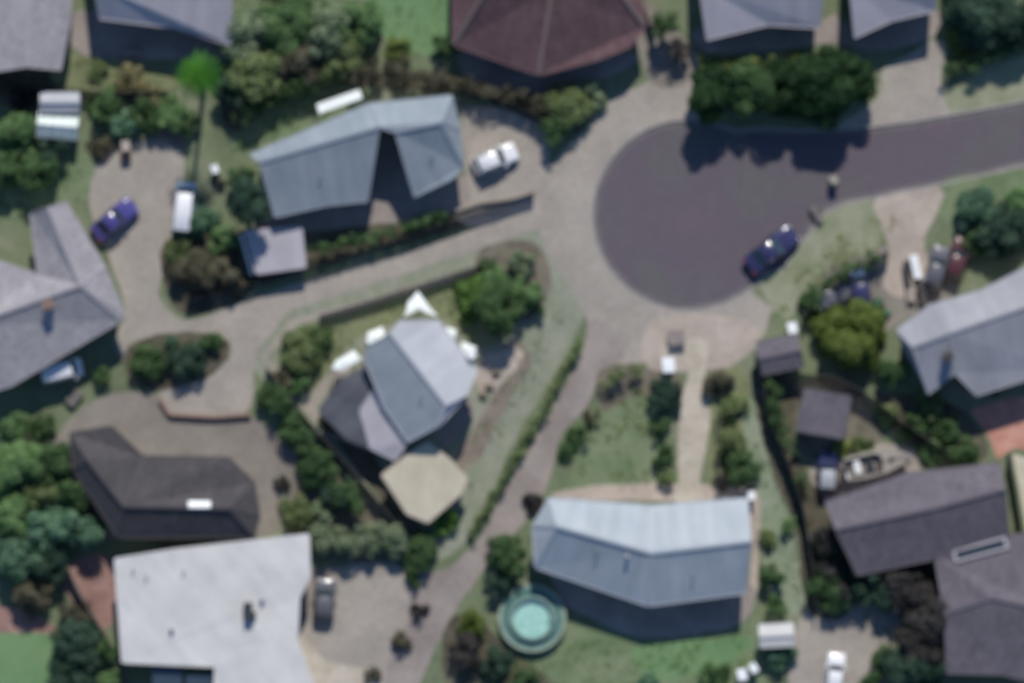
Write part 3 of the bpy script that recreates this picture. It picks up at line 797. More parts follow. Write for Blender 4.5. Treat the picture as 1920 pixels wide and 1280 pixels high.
# B1 top-left grey roof
V = dict(a=(-80, -60, 3.2), b=(60, -60, 4.6), c=(136, -60, 3.2), d=(130, 40, 3.2), e=(112, 132, 3.2), f=(50, 126, 4.4), g=(-80, 146, 3.2))
h1 = house('house', 'pale grey tiled house in the north-west corner with a white eastern edge', 'house', V, [['a', 'b', 'f', 'g'], ['b', 'c', 'd', 'e', 'f']], ['a', 'b', 'c', 'd', 'e', 'f', 'g'], RM['lightgrey'])
# B2
V = dict(a=(158, -120, 3.2), b=(440, -120, 3.2), r1=(175, -30, 5), r2=(436, -30, 5), c=(432, 84, 3.2), d=(330, 52, 3.3), e=(186, 34, 3.2))
h2 = house('house', 'dull grey metal roofed house north of the bright green palm', 'house', V, [['a', 'b', 'r2', 'r1'], ['r1', 'r2', 'c', 'd', 'e']], ['a', 'b', 'r2', 'c', 'd', 'e', 'r1'], RM['lilac'])
# B3 maroon hip
V = dict(p=(918, -30, 6.2), q=(1035, -20, 6.2), a=(850, -90, 3.3), b=(1190, -90, 3.3), c=(1210, 50, 3.3), c2=(1180, 88, 3.3), d=(1120, 112, 3.3), e=(1010, 140, 3.3), f=(850, 84, 3.3), r=(1150, -30, 5.6))
h3 = house('house', 'large maroon tiled hipped house on the north side of the dark hedge', 'house', V,
      [['a', 'p', 'f'], ['p', 'q', 'e', 'f'], ['q', 'r', 'c', 'c2', 'd', 'e'], ['r', 'b', 'c'], ['a', 'b', 'r', 'q', 'p']],
      ['a', 'b', 'c', 'c2', 'd', 'e', 'f'], RM['maroon'], wallm='wall_brick', capm=roof_mat('ridge_tile_brown', (.15, .11, .10), (.20, .15, .14), True), capw=.34)
# B4a, B4b
V = dict(a=(1300, -140, 3.2), b=(1545, -140, 3.2), r1=(1310, -30, 5), r2=(1545, -30, 5), c=(1538, 52, 3.2), d=(1440, 46, 3.2), e=(1325, 74, 3.2))
h4 = house('house', 'grey metal roofed house straight north of the big trees by the turning circle', 'house', V, [['a', 'b', 'r2', 'r1'], ['r1', 'r2', 'c', 'd', 'e']], ['a', 'b', 'r2', 'c', 'd', 'e', 'r1'], RM['lilac'])
V = dict(a=(1590, -140, 3.2), b=(1760, -140, 3.2), r1=(1592, -30, 5), r2=(1762, -40, 5), c=(1752, 20, 3.2), d=(1672, 38, 3.2), e=(1602, 70, 3.2))
h4b = house('house', 'smaller grey metal roofed house beyond a dark gap, above the grey driveway', 'house', V, [['a', 'b', 'r2', 'r1'], ['r1', 'r2', 'c', 'd', 'e']], ['a', 'b', 'r2', 'c', 'd', 'e', 'r1'], RM['lilac'])

# B11 right pale house
V = dict(n1=(1682, 618, 3.2), n2=(1745, 572, 3.2), n3=(1840, 545, 3.2), n4=(1990, 468, 3.2), r1=(1712, 650, 4.4), r2=(1990, 552, 5.0), r0=(1780, 625, 5.0),
         s1=(1742, 738, 3.1), s1b=(1790, 700, 3.7), s2=(1830, 740, 3.1), s3=(1990, 690, 3.1))
h11 = house('house', 'pale grey metal roofed house on the east edge beside the parked red car', 'house', V,
      [['n1', 'n2', 'n3', 'n4', 'r2', 'r0', 'r1'], ['r1', 'r0', 's1b', 's1'], ['r0', 'r2', 's3', 's2', 's1b'], ['n1', 'r1', 's1']],
      ['n1', 'n2', 'n3', 'n4', 'r2', 's3', 's2', 's1b', 's1'], RM['ash'])
bm = bmesh.new(); bbox(bm, -.4, .4, -.6, .6, -.3, .55, .05)
roof_item('chimney', h11, 1776, 668, chimney_me(.9, 'timber_dark'), R(20), True)
# B12 lower right
V = dict(n1=(1548, 942, 3.2), n2=(1700, 888, 3.2), n3=(1874, 868, 3.2), r1=(1566, 992, 4.8), r2=(1752, 952, 4.9), r3=(1884, 916, 4.8),
         e=(1892, 1000, 3.2), m=(1752, 1046, 3.2), s=(1606, 1076, 3.2))
h12 = house('house', 'mauve-grey tiled house in the south-east, its dark slope facing the curved hedge', 'house', V,
      [['n1', 'n2', 'n3', 'r3', 'r2', 'r1'], ['r1', 'r2', 'm', 's'], ['r2', 'r3', 'e', 'm']],
      ['n1', 'n2', 'n3', 'r3', 'e', 'm', 's', 'r1'], RM['mauve'], wallm='wall_brick', capm=RM['mauve'])
V = dict(a=(1752, 1040, 3.0), b=(1896, 1002, 3.0), b2=(1990, 1000, 3.0), c=(1990, 1150, 4.6), d=(1860, 1120, 4.6), e=(1770, 1150, 4.0), f=(1775, 1260, 3.0), g=(1880, 1262, 3.0), h=(1990, 1290, 3.0))
h12b = house('house_wing', 'lower mauve roofed wing with a narrow slot window, south of the tiled house', 'house', V,
      [['a', 'b', 'b2', 'c', 'd', 'e'], ['e', 'd', 'g', 'f'], ['d', 'c', 'h', 'g']], ['a', 'b', 'b2', 'c', 'h', 'g', 'f', 'e'], RM['mauve'], wallm='wall_brick', capm=RM['mauve'])
for dx, dy, w_, l_ in ((0, .42, 4.4, .22), (0, -.42, 4.4, .22), (-2.1, 0, .2, .62), (2.1, 0, .2, .62)):
    pass
bm = bmesh.new(); bbox(bm, -2.1, 2.1, -.32, .32, -.02, .05)
sl = roof_item('roof_light', h12b, 1838, 1030, frombm('roof_light', bm, M['glass']), R(15))
bm = bmesh.new(); bbox(bm, -2.35, 2.35, .32, .55, -.05, .22); bbox(bm, -2.35, 2.35, -.55, -.32, -.05, .22); bbox(bm, -2.35, -2.1, -.32, .32, -.05, .218); bbox(bm, 2.1, 2.35, -.32, .32, -.05, .218)
roof_item('roof_light_kerb', h12b, 1838, 1030, frombm('roof_light_kerb', bm, RM['lightgrey']), R(15))

# small buildings
def gable(name, label, cat, px, py, L_, W_, rot, hE, hR, rm, wm='wall_white', **k):
    """ridge along local x; px,py centre; rot in degrees, picture-up is +90"""
    c, s = math.cos(R(rot)), math.sin(R(rot)); V = {}
    for n_, lx, ly, h in (('a', -1, 1, hE), ('b', 1, 1, hE), ('c', 1, -1, hE), ('d', -1, -1, hE), ('r1', -1, 0, hR), ('r2', 1, 0, hR)):
        x, y = lx * L_ / 2 * PPM, ly * W_ / 2 * PPM
        V[n_] = (px + x * c - y * s, py - (x * s + y * c), h)
    if hR <= hE: return house(name, label, cat, {k_: V[k_] for k_ in 'abcd'}, [list('abcd')], list('abcd'), rm, wm, windows=False, inset=.15, gutter='trim_dark' if rm is RM['mauve'] else None, **k)
    return house(name, label, cat, V, [['a', 'b', 'r2', 'r1'], ['r1', 'r2', 'c', 'd']], ['a', 'b', 'r2', 'c', 'd', 'r1'], rm, wm, windows=False, inset=.15, gutter='trim_dark' if rm is RM['mauve'] else None, **k)
gable('garden_shed', 'whitish shed roof north of the pale green glasshouse', 'shed', 112, 192, 3.3, 1.5, 0, 2.2, 2.5, RM['pale'])
gable('garden_shed', 'small grey shed with a pale front beside the dark fence corner', 'shed', 1462, 664, 3.6, 2.8, 12, 2.2, 2.7, RM['mauve'], 'wall')
gable('garden_shed', 'white shed on the lawn edge beside the teal bush, bottom of the picture', 'shed', 1456, 1190, 2.9, 1.8, 3, 2.1, 2.35, RM['white'])
o12 = gable('carport', 'dim purplish flat carport roof inside the dark fence bend', 'carport', 1545, 775, 4.0, 3.6, -10, 2.4, 2.4, RM['mauve'], 'wall')
# greenhouse
def greenhouse():
    r_ = empty('greenhouse', P(112, 238), R(-5), 'pale green glasshouse south of the whitish shed roof', 'greenhouse')
    Lx, Ly = 1.7, 1.1
    bm = bmesh.new(); bbox(bm, -Lx, Lx, -Ly, Ly, 0, .25); link('base', frombm('base', bm, M['wall']), parent=r_)
    for s in (-1, 1):
        for i in range(4):
            x0 = -Lx + i * Lx / 2; bm = bmesh.new()
            v = [bm.verts.new(p) for p in ((x0 + .02, s * Ly, 1.7), (x0 + Lx / 2 - .02, s * Ly, 1.7), (x0 + Lx / 2 - .02, 0.02 * s, 2.3), (x0 + .02, .02 * s, 2.3))]
            bm.faces.new(v if s < 0 else v[::-1]); me = frombm('roof_pane', bm, M['greenglass']); link('roof_pane', me, parent=r_)
            link('side_pane', box_me('side_pane', x0 + .02, x0 + Lx / 2 - .02, s * Ly - .01, s * Ly + .01, .27, 1.68, M['greenglass']), parent=r_)
    for s in (-1, 1): link('end_pane', mesh('end_pane', [(s * Lx, -Ly, .27), (s * Lx, Ly, .27), (s * Lx, Ly, 1.7), (s * Lx, 0, 2.3), (s * Lx, -Ly, 1.7)], [(0, 1, 2, 3, 4)], M['greenglass']), parent=r_)
    bm = bmesh.new(); bar(bm, (-Lx, 0, 2.32), (Lx, 0, 2.32), .06, .06)
    for i in range(5):
        for s in (-1, 1): bar(bm, (-Lx + i * Lx / 2, s * (Ly + .01), 1.72), (-Lx + i * Lx / 2, 0, 2.33), .05, .05)
    link('frame', frombm('frame', bm, M['trim']), parent=r_)
greenhouse()

# ------------------------------------------------------------ fences and walls
def fence(pts_px, label, h_=1.7, m='timber', pan=2.3, kind='fence', palings=True):
    pts = [Vector(P(*p)) for p in pts_px]
    root = empty('fence' if kind == 'fence' else 'garden_wall', pts[0], 0, label, kind)
    O = pts[0]; cache = {}
    for a, b in zip(pts[:-1], pts[1:]):
        d = b - a; Ln = d.length; k = max(1, round(Ln / pan)); s = Ln / k; ang = math.atan2(d.y, d.x)
        key = round(s, 1)
        if key not in cache:
            bm = bmesh.new()
            if kind == 'fence':
                nP = int(s / .16)
                for i in range(nP):
                    x = -s / 2 + .08 + i * (s - .1) / nP; hh = h_ - .05 + random.uniform(-.03, .03)
                    bbox(bm, x - .062, x + .062, -.012, .012, .05, hh)
                bbox(bm, -s / 2 + .05, s / 2 - .05, .013, .055, .35, .43); bbox(bm, -s / 2 + .05, s / 2 - .05, .013, .055, h_ - .45, h_ - .37)
            else:
                bbox(bm, -s / 2 + .003, s / 2 - .003, -.1, .1, -.05, h_ - .08); bbox(bm, -s / 2 + .003, s / 2 - .003, -.14, .14, h_ - .078, h_, .01)
            cache[key] = frombm('panel', bm, M[m])
        for i in range(k):
            c = a.lerp(b, (i + .5) / k) - O
            link('fence_panel' if kind == 'fence' else 'wall_section', cache[key], parent=root, loc=c, rz=ang)
            if kind == 'fence':
                p = a.lerp(b, i / k) - O
                if 'post' not in cache: cache['post'] = box_me('post', -.05, .05, -.05, .05, 0, h_ + .06, M[m])
                link('post', cache['post'], parent=root, loc=p, rz=ang)
    return root
fence([(1000, 362), (930, 386), (860, 408), (760, 446), (640, 482), (560, 506), (450, 538), (348, 566)], 'dark timber fence along the north side of the beige lane', 1.3, 'timber_dark')
fence([(600, 592), (700, 562), (800, 530), (905, 496)], 'low dark timber fence inside the northern edge of the central garden', 1.2, 'timber_dark')
fence([(1425, 690), (1440, 780), (1478, 870), (1505, 950), (1520, 1050), (1530, 1140)], 'dark fence running down beside the pale grass strip', 1.9, 'timber_dark')
fence([(1500, 700), (1560, 705), (1620, 735), (1690, 790), (1780, 850)], 'dark diagonal fence between the round olive tree and the carport', 1.9, 'timber_dark')
fence([(1505, 590), (1570, 530), (1620, 495), (1668, 470)], 'dark fence beside the car with the white bonnet', 1.7, 'timber_dark')
fence([(500, 690), (580, 790), (660, 880), (740, 975)], 'dark fence along the south-west edge of the central garden', 1.5, 'timber_dark')
fence([(1345, 780), (1345, 900)], 'short timber fence beside the straight beige path', 1.2, 'timber')
fence([(-40, 172), (60, 168), (150, 170), (230, 176), (320, 172)], 'timber fence between the north-west lawn and the glasshouse garden', 1.6, 'timber_dark')
fence([(1215, -30), (1210, 20), (1228, 75)], 'pale fence along the drive beside the maroon roof', 1.4, 'timber')
fence([(800, 150), (900, 170), (1000, 215), (1060, 262)], 'dark fence under the maroon house, behind the hedge', 1.7, 'timber_dark')
fence([(1890, 850), (1915, 1000)], 'brown fence beside the narrow sandy path on the east edge', 1.7, 'timber_dark')
fence([(120, 1045), (150, 1110), (200, 1190), (240, 1290)], 'thin fence beside the reddish gravel yard', 1.4, 'timber')
fence([(300, 745), (318, 776), (400, 781), (470, 776)], 'low brown wall curving round the turning area', .5, 'wall_brick', 2.0, 'wall')
fence([(452, 440), (474, 516)], 'low pale wall at the west side of the low lilac shed', 1.0, 'wall_white', 2.0, 'wall')
fence([(855, 395), (900, 380), (1000, 366)], 'low wall beside the white car drive', .4, 'concrete', 2.2, 'wall')

# ------------------------------------------------------------ plants
def leaf_arrays(rng, centers, radii, dens, leaf, squash=1.0):
    """leaf quads scattered through clumps: returns vertex array (n*4,3)"""
    P_, N_ = [], []
    for c, r_ in zip(centers, radii):
        n = max(12, int(dens * r_ * r_))
        u = rng.normal(size=(n, 3)); u /= np.linalg.norm(u, axis=1)[:, None]
        rad = r_ * (.55 + .5 * rng.random(n) ** .6)
        p = u * rad[:, None]; p[:, 2] *= squash
        P_.append(p + c); N_.append(u)
    p = np.concatenate(P_); nn = np.concatenate(N_)
    k = p[:, 2] > .05
    p, nn = p[k], nn[k]
    n = len(p)
    nn = nn + rng.normal(size=(n, 3)) * .55; nn[:, 2] += .35
    nn /= np.linalg.norm(nn, axis=1)[:, None]
    a = np.cross(nn, rng.normal(size=(n, 3))); a /= np.linalg.norm(a, axis=1)[:, None] + 1e-9
    b = np.cross(nn, a)
    s = leaf * (.6 + .8 * rng.random(n))[:, None]
    a = a * s; b = b * s * .55
    V_ = np.stack([p - a, p - b, p + a, p + b], 1).reshape(-1, 3)
    return V_

def quads_mesh(name, V_, m):
    n = len(V_) // 4
    me = bpy.data.meshes.new(name)
    me.vertices.add(n * 4); me.vertices.foreach_set('co', V_.astype(np.float32).ravel())
    me.loops.add(n * 4); me.loops.foreach_set('vertex_index', np.arange(n * 4, dtype=np.int32))
    me.polygons.add(n); me.polygons.foreach_set('loop_start', np.arange(0, n * 4, 4, dtype=np.int32))
    me.polygons.foreach_set('loop_total', np.full(n, 4, dtype=np.int32))
    me.update(calc_edges=True); me.materials.append(m)
    return me

TC = [0]
def tree(px, py, rpx, h_, leafk, label, name='tree', cat='tree', group=None, clumps=None, flat=.95, aspect=1.0, rot=0, dens=85):
    TC[0] += 1
    rng = np.random.default_rng(1000 + TC[0])
    h_ = max(.8, h_ * .70)
    r_ = rpx * 1.1 / PPM
    hc = max(.35 * r_, h_ - r_ * flat * .85)
    x, y, _ = P(px, py, h_ * .75)
    root = empty(name, (x, y, 0), 0, label, cat, group)
    nC = clumps or int(8 + r_ * r_ * 5.0)
    C_, Rr = [], []
    for i in range(nC):
        a = rng.random() * 6.283; q = math.sqrt(rng.random()) * rng.uniform(.6, .9) * r_
        zz = (1 - (q / r_) ** 2) * r_ * flat * rng.uniform(-.3, .75) + rng.uniform(-.45, .05) * r_ * flat
        dx, dy = q * math.cos(a) * aspect, q * math.sin(a) / math.sqrt(aspect)
        c_, s_ = math.cos(R(rot)), math.sin(R(rot))
        C_.append(np.array([dx * c_ - dy * s_, dx * s_ + dy * c_, max(.3, hc + zz)])); Rr.append(r_ * rng.uniform(.24, .42))
    V_ = leaf_arrays(rng, C_, Rr, dens * 4, .11 + .03 * min(r_, 3), .8)
    link('crown', quads_mesh('crown', V_, L[leafk]), parent=root)
    # trunk with limbs to the clumps
    bm = bmesh.new(); t0 = max(.05, .045 * h_)
    fork = max(.25, hc * .5)
    tube(bm, [(0, 0, -.05), (.03, .02, fork * .5), (0, .04, fork)], [t0 * 1.25, t0, t0 * .85], 8)
    for c_ in C_[:min(9, len(C_))]:
        m_ = c_ * .5; m_[2] = (fork + c_[2]) / 2
        tube(bm, [(0, .02, fork - .1), tuple(m_), tuple(c_)], [t0 * .6, t0 * .4, t0 * .15], 5)
    link('trunk', frombm('trunk', bm, M['bark']), parent=root)
    return root

def hedge(pts_px, wpx, h_, leafk, label, name='hedge', dens=95):
    TC[0] += 1
    rng = np.random.default_rng(5000 + TC[0])
    pts = [Vector(P(p[0], p[1], h_ * .7)) for p in pts_px]
    root = empty(name, (pts[0].x, pts[0].y, 0), 0, label, 'hedge' if name == 'hedge' else 'shrubs')
    O = Vector((pts[0].x, pts[0].y, 0)); C_, Rr = [], []; w_ = wpx / PPM / 2
    stems = []
    for a, b in zip(pts[:-1], pts[1:]):
        k = max(2, int((b - a).length / (w_ * .55)))
        for i in range(k):
            c = a.lerp(b, i / k) - O
            for s in range(2):
                C_.append(np.array([c.x + rng.normal() * w_ * .4, c.y + rng.normal() * w_ * .4, max(.3, h_ * rng.uniform(.4, .85))]))
                Rr.append(w_ * rng.uniform(.45, .7))
            stems.append(Vector((c.x, c.y, 0)))
    link('foliage', quads_mesh('foliage', leaf_arrays(rng, C_, Rr, dens * 3, .13, .9), L[leafk]), parent=root)
    bm = bmesh.new()
    for s in stems: tube(bm, [(s.x, s.y, -.05), (s.x + .05, s.y, h_ * .6)], [.05, .02], 5)
    link('stems', frombm('stems', bm, M['bark']), parent=root)['kind'] = 'stuff'
    return root

# palm
def palm(px, py, h_, rr_, label):
    x, y, _ = P(px, py, h_)
    root = empty('palm_tree', (x, y, 0), 0, label, 'palm tree')
    rng = random.Random(4)
    bm = bmesh.new(); tube(bm, [(0, 0, -.05), (.08, -.05, h_ * .3), (.05, -.05, h_ * .6), (0, 0, h_)], [.26, .19, .17, .15], 10)
    link('trunk', frombm('trunk', bm, M['bark']), parent=root)
    bm = bmesh.new(); tube(bm, [(0, 0, h_ - .2), (0, 0, h_ + .5)], [.2, .1], 8); link('crownshaft', frombm('crownshaft', bm, L['palm']), parent=root)
    for i in range(22):
        a = i * 2.399; el = rng.uniform(-.1, .9); Ln = rr_ * rng.uniform(.85, 1.1); bm = bmesh.new(); pts = []
        for j in range(8):
            t = j / 7; pts.append(Vector((Ln * t * math.cos(a), Ln * t * math.sin(a), h_ + .3 + el * Ln * .55 * t - (.9 + .3 * el) * Ln * .55 * t * t)))
        for j in range(7):
            d = (pts[j + 1] - pts[j]).normalized(); sd_ = d.cross(Vector((0, 0, 1))).normalized()
            for q in range(3):
                p = pts[j].lerp(pts[j + 1], q / 3); lw = .55 * math.sin(math.pi * min(1, (j + q / 3) / 7 * .85 + .15)) * rr_ / 1.9
                for s in (-1, 1):
                    tip = p + sd_ * s * lw + d * .18 - Vector((0, 0, .16 * lw + .02))
                    v = [bm.verts.new(w_) for w_ in (p - d * .035, p + d * .035, tip)]
                    bm.faces.new(v)
        tube(bm, pts, [.03 - .003 * j for j in range(8)], 4)
        link('frond', frombm('frond', bm, L['palm']), parent=root)
palm(370, 145, 8.4, 2.3, 'tall bright green palm whose thin trunk shadow falls across the garden')

T = tree
# north woodland
T(472, 60, 55, 6, 'grey', 'greyish tree just east of the dull grey roof in the north-west')
T(545, 35, 60, 6.5, 'mid', 'broad green tree at the north edge beyond the greyish tree')
T(612, 55, 52, 6, 'grey', 'grey-green tree between the broad green tree and the northern lawn')
T(668, 45, 42, 5, 'mid', 'green tree on the western edge of the northern lawn')
T(640, 105, 40, 4.5, 'olive', 'olive tree at the south-west corner of the northern lawn')
T(560, 112, 52, 5.5, 'brown', 'brownish thin-leaved tree above the dark earth bank')
T(475, 140, 48, 6, 'olive', 'olive tree standing east of the bright palm')
T(520, 20, 38, 5, 'brown', 'brownish tree in front of the north edge, beside the greyish tree')
T(432, 170, 34, 4.5, 'darkteal', 'dark blue-green tree right beside the palm crown')
T(745, 90, 24, 3, 'yellow', 'yellow-green bush on the northern lawn edge')
T(838, 88, 26, 4, 'dark', 'dark green bush at the corner of the maroon roof')
hedge([(455, 215), (520, 180), (580, 150), (650, 140)], 36, 2.6, 'dark', 'dark hedge under the olive tree east of the palm')
hedge([(650, 138), (720, 130), (800, 150), (880, 160), (960, 175), (1040, 215)], 34, 2.4, 'brown', 'dark brown hedge in the shade south of the maroon house')
T(1062, 195, 42, 4.5, 'olive', 'olive-green tree at the end of the brown hedge')
T(1105, 175, 30, 3, 'grey', 'grey-green shrub between the olive-green tree and the verge')
T(1035, 245, 26, 3.6, 'dark', 'dark bush between the white car and the verge')
T(1245, 40, 26, 5, 'dark', 'dark tree beside the drive east of the maroon roof')
T(1275, 95, 22, 3.5, 'purple', 'small dark purple bush on the drive edge near the north')
# big trees by the turning circle
T(1338, 172, 46, 7.0, 'deep', 'westernmost tree of the row shading the turning circle', group='big trees north of the turning circle', flat=1.1)
T(1402, 158, 46, 6.4, 'dark', 'second tree from the west in the row shading the turning circle', group='big trees north of the turning circle', flat=1.1)
T(1466, 168, 48, 6.8, 'deep', 'green tree in the middle of the row shading the turning circle', group='big trees north of the turning circle', flat=1.1)
T(1545, 160, 62, 8.4, 'deep', 'largest dark tree of the row, its shadow point reaching the asphalt', group='big trees north of the turning circle', flat=1.1)
T(1610, 145, 42, 6.4, 'deep', 'easternmost dark tree of the row shading the turning circle', group='big trees north of the turning circle', flat=1.1)
T(1838, 12, 62, 6.5, 'darkteal', 'big dark blue-green tree in the north-east corner')
T(1905, 40, 42, 6, 'darkteal', 'dark tree cut by the east edge beside the blue-green tree')
T(1812, 76, 34, 2.6, 'yellow', 'pale yellow-green bush on the small lawn in the north-east')
hedge([(1310, 180), (1380, 185), (1450, 188), (1530, 190), (1590, 180)], 44, 2.6, 'deep', 'dark understorey hedge joining the big trees north of the turning circle')
hedge([(1318, 122), (1400, 126), (1480, 122), (1555, 108)], 34, 1.6, 'yellow', 'low yellow-green hedge along the sunny north side of the big dark trees')
hedge([(1440, 715), (1455, 780), (1478, 850)], 34, 2.4, 'dark', 'dark hedge east of the pale grass strip, south of the grey shed')
hedge([(1545, 1000), (1560, 1060), (1580, 1130)], 46, 3.0, 'purple', 'very dark hedge along the west side of the tiled house')
hedge([(1775, 128), (1830, 118), (1880, 95), (1940, 65)], 30, 2.0, 'dark', 'dark hedge above the pale verge in the north-east')
T(1792, 128, 18, 1.2, 'grey', 'grey tuft at the driveway end of the dark north-east hedge', 'shrub', 'shrub')
# west garden
T(22, 250, 46, 5, 'mid', 'green tree at the west edge beside the glasshouse')
T(8, 318, 36, 4.5, 'dark', 'dark tree cut by the west edge south of the glasshouse')
T(66, 322, 36, 4.5, 'dark', 'round dark green tree on the lawn south of the glasshouse')
T(95, 285, 28, 4, 'darkteal', 'blue-green bush just south of the glasshouse')
T(40, 180, 24, 2.5, 'purple', 'dark purplish bush by the north-west fence')
T(195, 195, 32, 3.2, 'dark', 'dark shrub east of the whitish shed roof', 'shrub', 'shrub')
T(232, 225, 30, 3, 'teal', 'bluish shrub in the bed north of the parking area', 'shrub', 'shrub')
T(275, 215, 32, 3.2, 'dark', 'dark shrub in the bed between the bluish one and the palm shadow', 'shrub', 'shrub')
T(318, 212, 34, 3.4, 'mid', 'green shrub beside the palm trunk shadow', 'shrub', 'shrub')
T(345, 232, 26, 2.8, 'dark', 'small dark shrub touching the palm trunk shadow', 'shrub', 'shrub')
T(245, 148, 28, 2.8, 'dry', 'tan dry shrub west of the palm below the shaded house', 'shrub', 'shrub')
T(282, 175, 24, 2.5, 'dry', 'tan dry shrub nearest the palm', 'shrub', 'shrub')
T(180, 130, 20, 1.6, 'olive', 'small olive bush on the north-west lawn', 'shrub', 'shrub')
T(188, 275, 24, 1.8, 'brown', 'brown shrub on the corner of the parking area', 'shrub', 'shrub')
T(372, 415, 36, 3, 'teal', 'pale blue-green bush beside the white van by the notched house')
T(335, 470, 30, 2.8, 'olive', 'olive bush south of the blue-green one, on the lane corner')
T(362, 512, 42, 3.6, 'brown', 'brown-grey bush on the lane corner')
T(415, 515, 38, 3.4, 'brown', 'brown bush next to the low lilac shed')
T(418, 455, 28, 3, 'mid', 'green bush north of the brown bushes by the low lilac shed')
T(466, 378, 38, 8.5, 'darkteal', 'dark conifer at the west end of the notched house')
T(450, 330, 24, 3.6, 'dark', 'dark bush above the conifer at the notched house')
T(408, 345, 14, 1.2, 'purple', 'tiny dark bush north-east of the white van', 'shrub', 'shrub')
hedge([(590, 468), (660, 452), (740, 432), (840, 400)], 24, 1.8, 'dark', 'dark green hedge between the notched house and the lane')
# central garden
hedge([(1088, 640), (1042, 725), (985, 825), (930, 920), (880, 1005)], 20, 1.1, 'olive', 'low thin hedge between the central garden and the mauve driveway', dens=70)
hedge([(515, 745), (565, 812), (622, 888), (680, 968)], 44, 2.4, 'dark', 'dense dark hedge outside the south-west fence of the central garden')
T(925, 530, 36, 3.4, 'mid', 'green bush behind the two trees north of the central house')
T(565, 655, 42, 3.2, 'olive', 'olive bush in the west corner of the central garden')
T(600, 640, 28, 2.6, 'dark', 'dark bush between the olive bush and the white shades')
T(535, 705, 24, 2.6, 'brown', 'brown bush inside the west corner of the central garden')
T(560, 715, 24, 2.4, 'mid', 'green bush south of the olive bush in the central garden')
T(888, 558, 44, 4.2, 'bright', 'yellow-green tree north of the central house')
T(940, 575, 44, 5.6, 'dark', 'dark green tree beside the yellow-green one north of the central house')
T(985, 545, 32, 3.4, 'mid', 'green bush east of the dark green tree')
T(978, 492, 24, 2.4, 'grey', 'grey-green shrub in the north corner of the central garden', 'shrub', 'shrub')
T(915, 495, 18, 1.8, 'dark', 'small dark shrub by the low northern fence', 'shrub', 'shrub')
T(1012, 575, 15, 2.0, 'dark', 'narrow dark shrub near the east point of the central garden', 'shrub', 'shrub')
T(832, 975, 28, 2.4, 'bright', 'bright green bush at the south tip of the sandy beige roof')
T(640, 748, 34, 2.6, 'purple', 'dark purple shrub in the shade west of the lean-to')
T(618, 790, 24, 2.2, 'brown', 'brown shrub inside the south-west fence of the central garden', 'shrub', 'shrub')
T(668, 800, 26, 2.4, 'purple', 'dark purple shrub touching the lean-to', 'shrub', 'shrub')
# south-west of it
T(508, 745, 30, 3.2, 'dark', 'dark bush at the lane end by the west corner fence')
T(550, 805, 30, 3.0, 'dark', 'dark green bush east of the paved yard')
T(590, 868, 38, 3.6, 'dark', 'dark green tree outside the south-west fence')
T(638, 925, 34, 3.4, 'darkteal', 'blue-black tree outside the south-west fence')
T(560, 960, 34, 2.8, 'olive', 'olive bush east of the charcoal house')
T(600, 960, 26, 2.4, 'grey', 'grey-green bush north of the scalloped hedge')
T(527, 905, 16, 1.4, 'purple', 'small dark shrub at the east end of the charcoal house', 'shrub', 'shrub')
for i, (x, y, lb) in enumerate(((612, 1012, 'grey-green rounded shrub next to the white building, first of the row'), (655, 1008, 'grey-green rounded shrub, second of the row from the white building'),
        (698, 1012, 'grey-green rounded shrub in the middle of the row above the forecourt'), (740, 1012, 'grey-green rounded shrub, last of the row above the forecourt'))):
    T(x, y, 33, 3.6, 'grey', lb, 'conifer_shrub', 'shrub', 'scalloped row of grey-green shrubs above the forecourt')
T(792, 1040, 36, 3.2, 'dark', 'dark bush at the end of the scalloped row beside the mauve driveway')
T(775, 1085, 18, 1.8, 'dark', 'dark low shrub on the forecourt corner', 'shrub', 'shrub')
T(785, 1148, 18, 1.5, 'purple', 'dark purple shrub beside the mauve driveway, south of the forecourt corner', 'shrub', 'shrub')
T(752, 1205, 20, 1.3, 'brown', 'brown low shrub between forecourt and mauve driveway', 'shrub', 'shrub')
T(700, 1268, 18, 1.3, 'brown', 'brown low shrub at the south edge of the forecourt', 'shrub', 'shrub')
# yard circle
T(275, 680, 34, 3.0, 'dark', 'dark green shrub in the round bed by the grey L-shaped house')
T(350, 672, 36, 3.4, 'darkteal', 'blue-black shrub in the round bed')
T(398, 640, 24, 2.2, 'dark', 'dark shrub at the lane side of the round bed')
T(318, 640, 20, 1.6, 'teal', 'pale blue-green shrub on top of the round bed', 'shrub', 'shrub')
T(190, 705, 18, 2, 'dark', 'dark shrub beside the white van roof near the L-shaped house', 'shrub', 'shrub')
T(80, 800, 26, 2, 'dark', 'dark green bush south of the white van near the L-shaped house', 'shrub', 'shrub')
# south-west wood
T(30, 800, 30, 3.5, 'mid', 'green bush in the corner below the grey L-shaped house')
T(28, 872, 48, 5.5, 'mid', 'large green tree on the west edge beside the charcoal house')
T(100, 870, 40, 5, 'dark', 'dark tree just west of the charcoal roof')
T(75, 920, 34, 4.5, 'olive', 'olive tree between the dark tree and the west edge')
T(140, 925, 40, 4.6, 'dark', 'very dark tree in the shade of the charcoal house')
T(22, 965, 44, 5, 'mid', 'green tree on the west edge south of the olive one')
T(95, 985, 42, 5.2, 'teal', 'blue-green tree south-west of the charcoal house')
T(165, 1000, 36, 4.2, 'teal', 'dark blue-green tree at the corner of the white building')
T(30, 1045, 46, 5, 'teal', 'pale blue-green tree on the west edge above the reddish path')
T(95, 1060, 32, 4, 'darkteal', 'dark tree next to the reddish gravel yard')
T(60, 1115, 36, 3.6, 'brown', 'brown thin tree above the reddish path')
T(140, 1150, 30, 3.0, 'brown', 'brown bush beside the reddish gravel yard')
T(140, 1205, 44, 5.2, 'darkteal', 'big dark blue-green tree west of the white building')
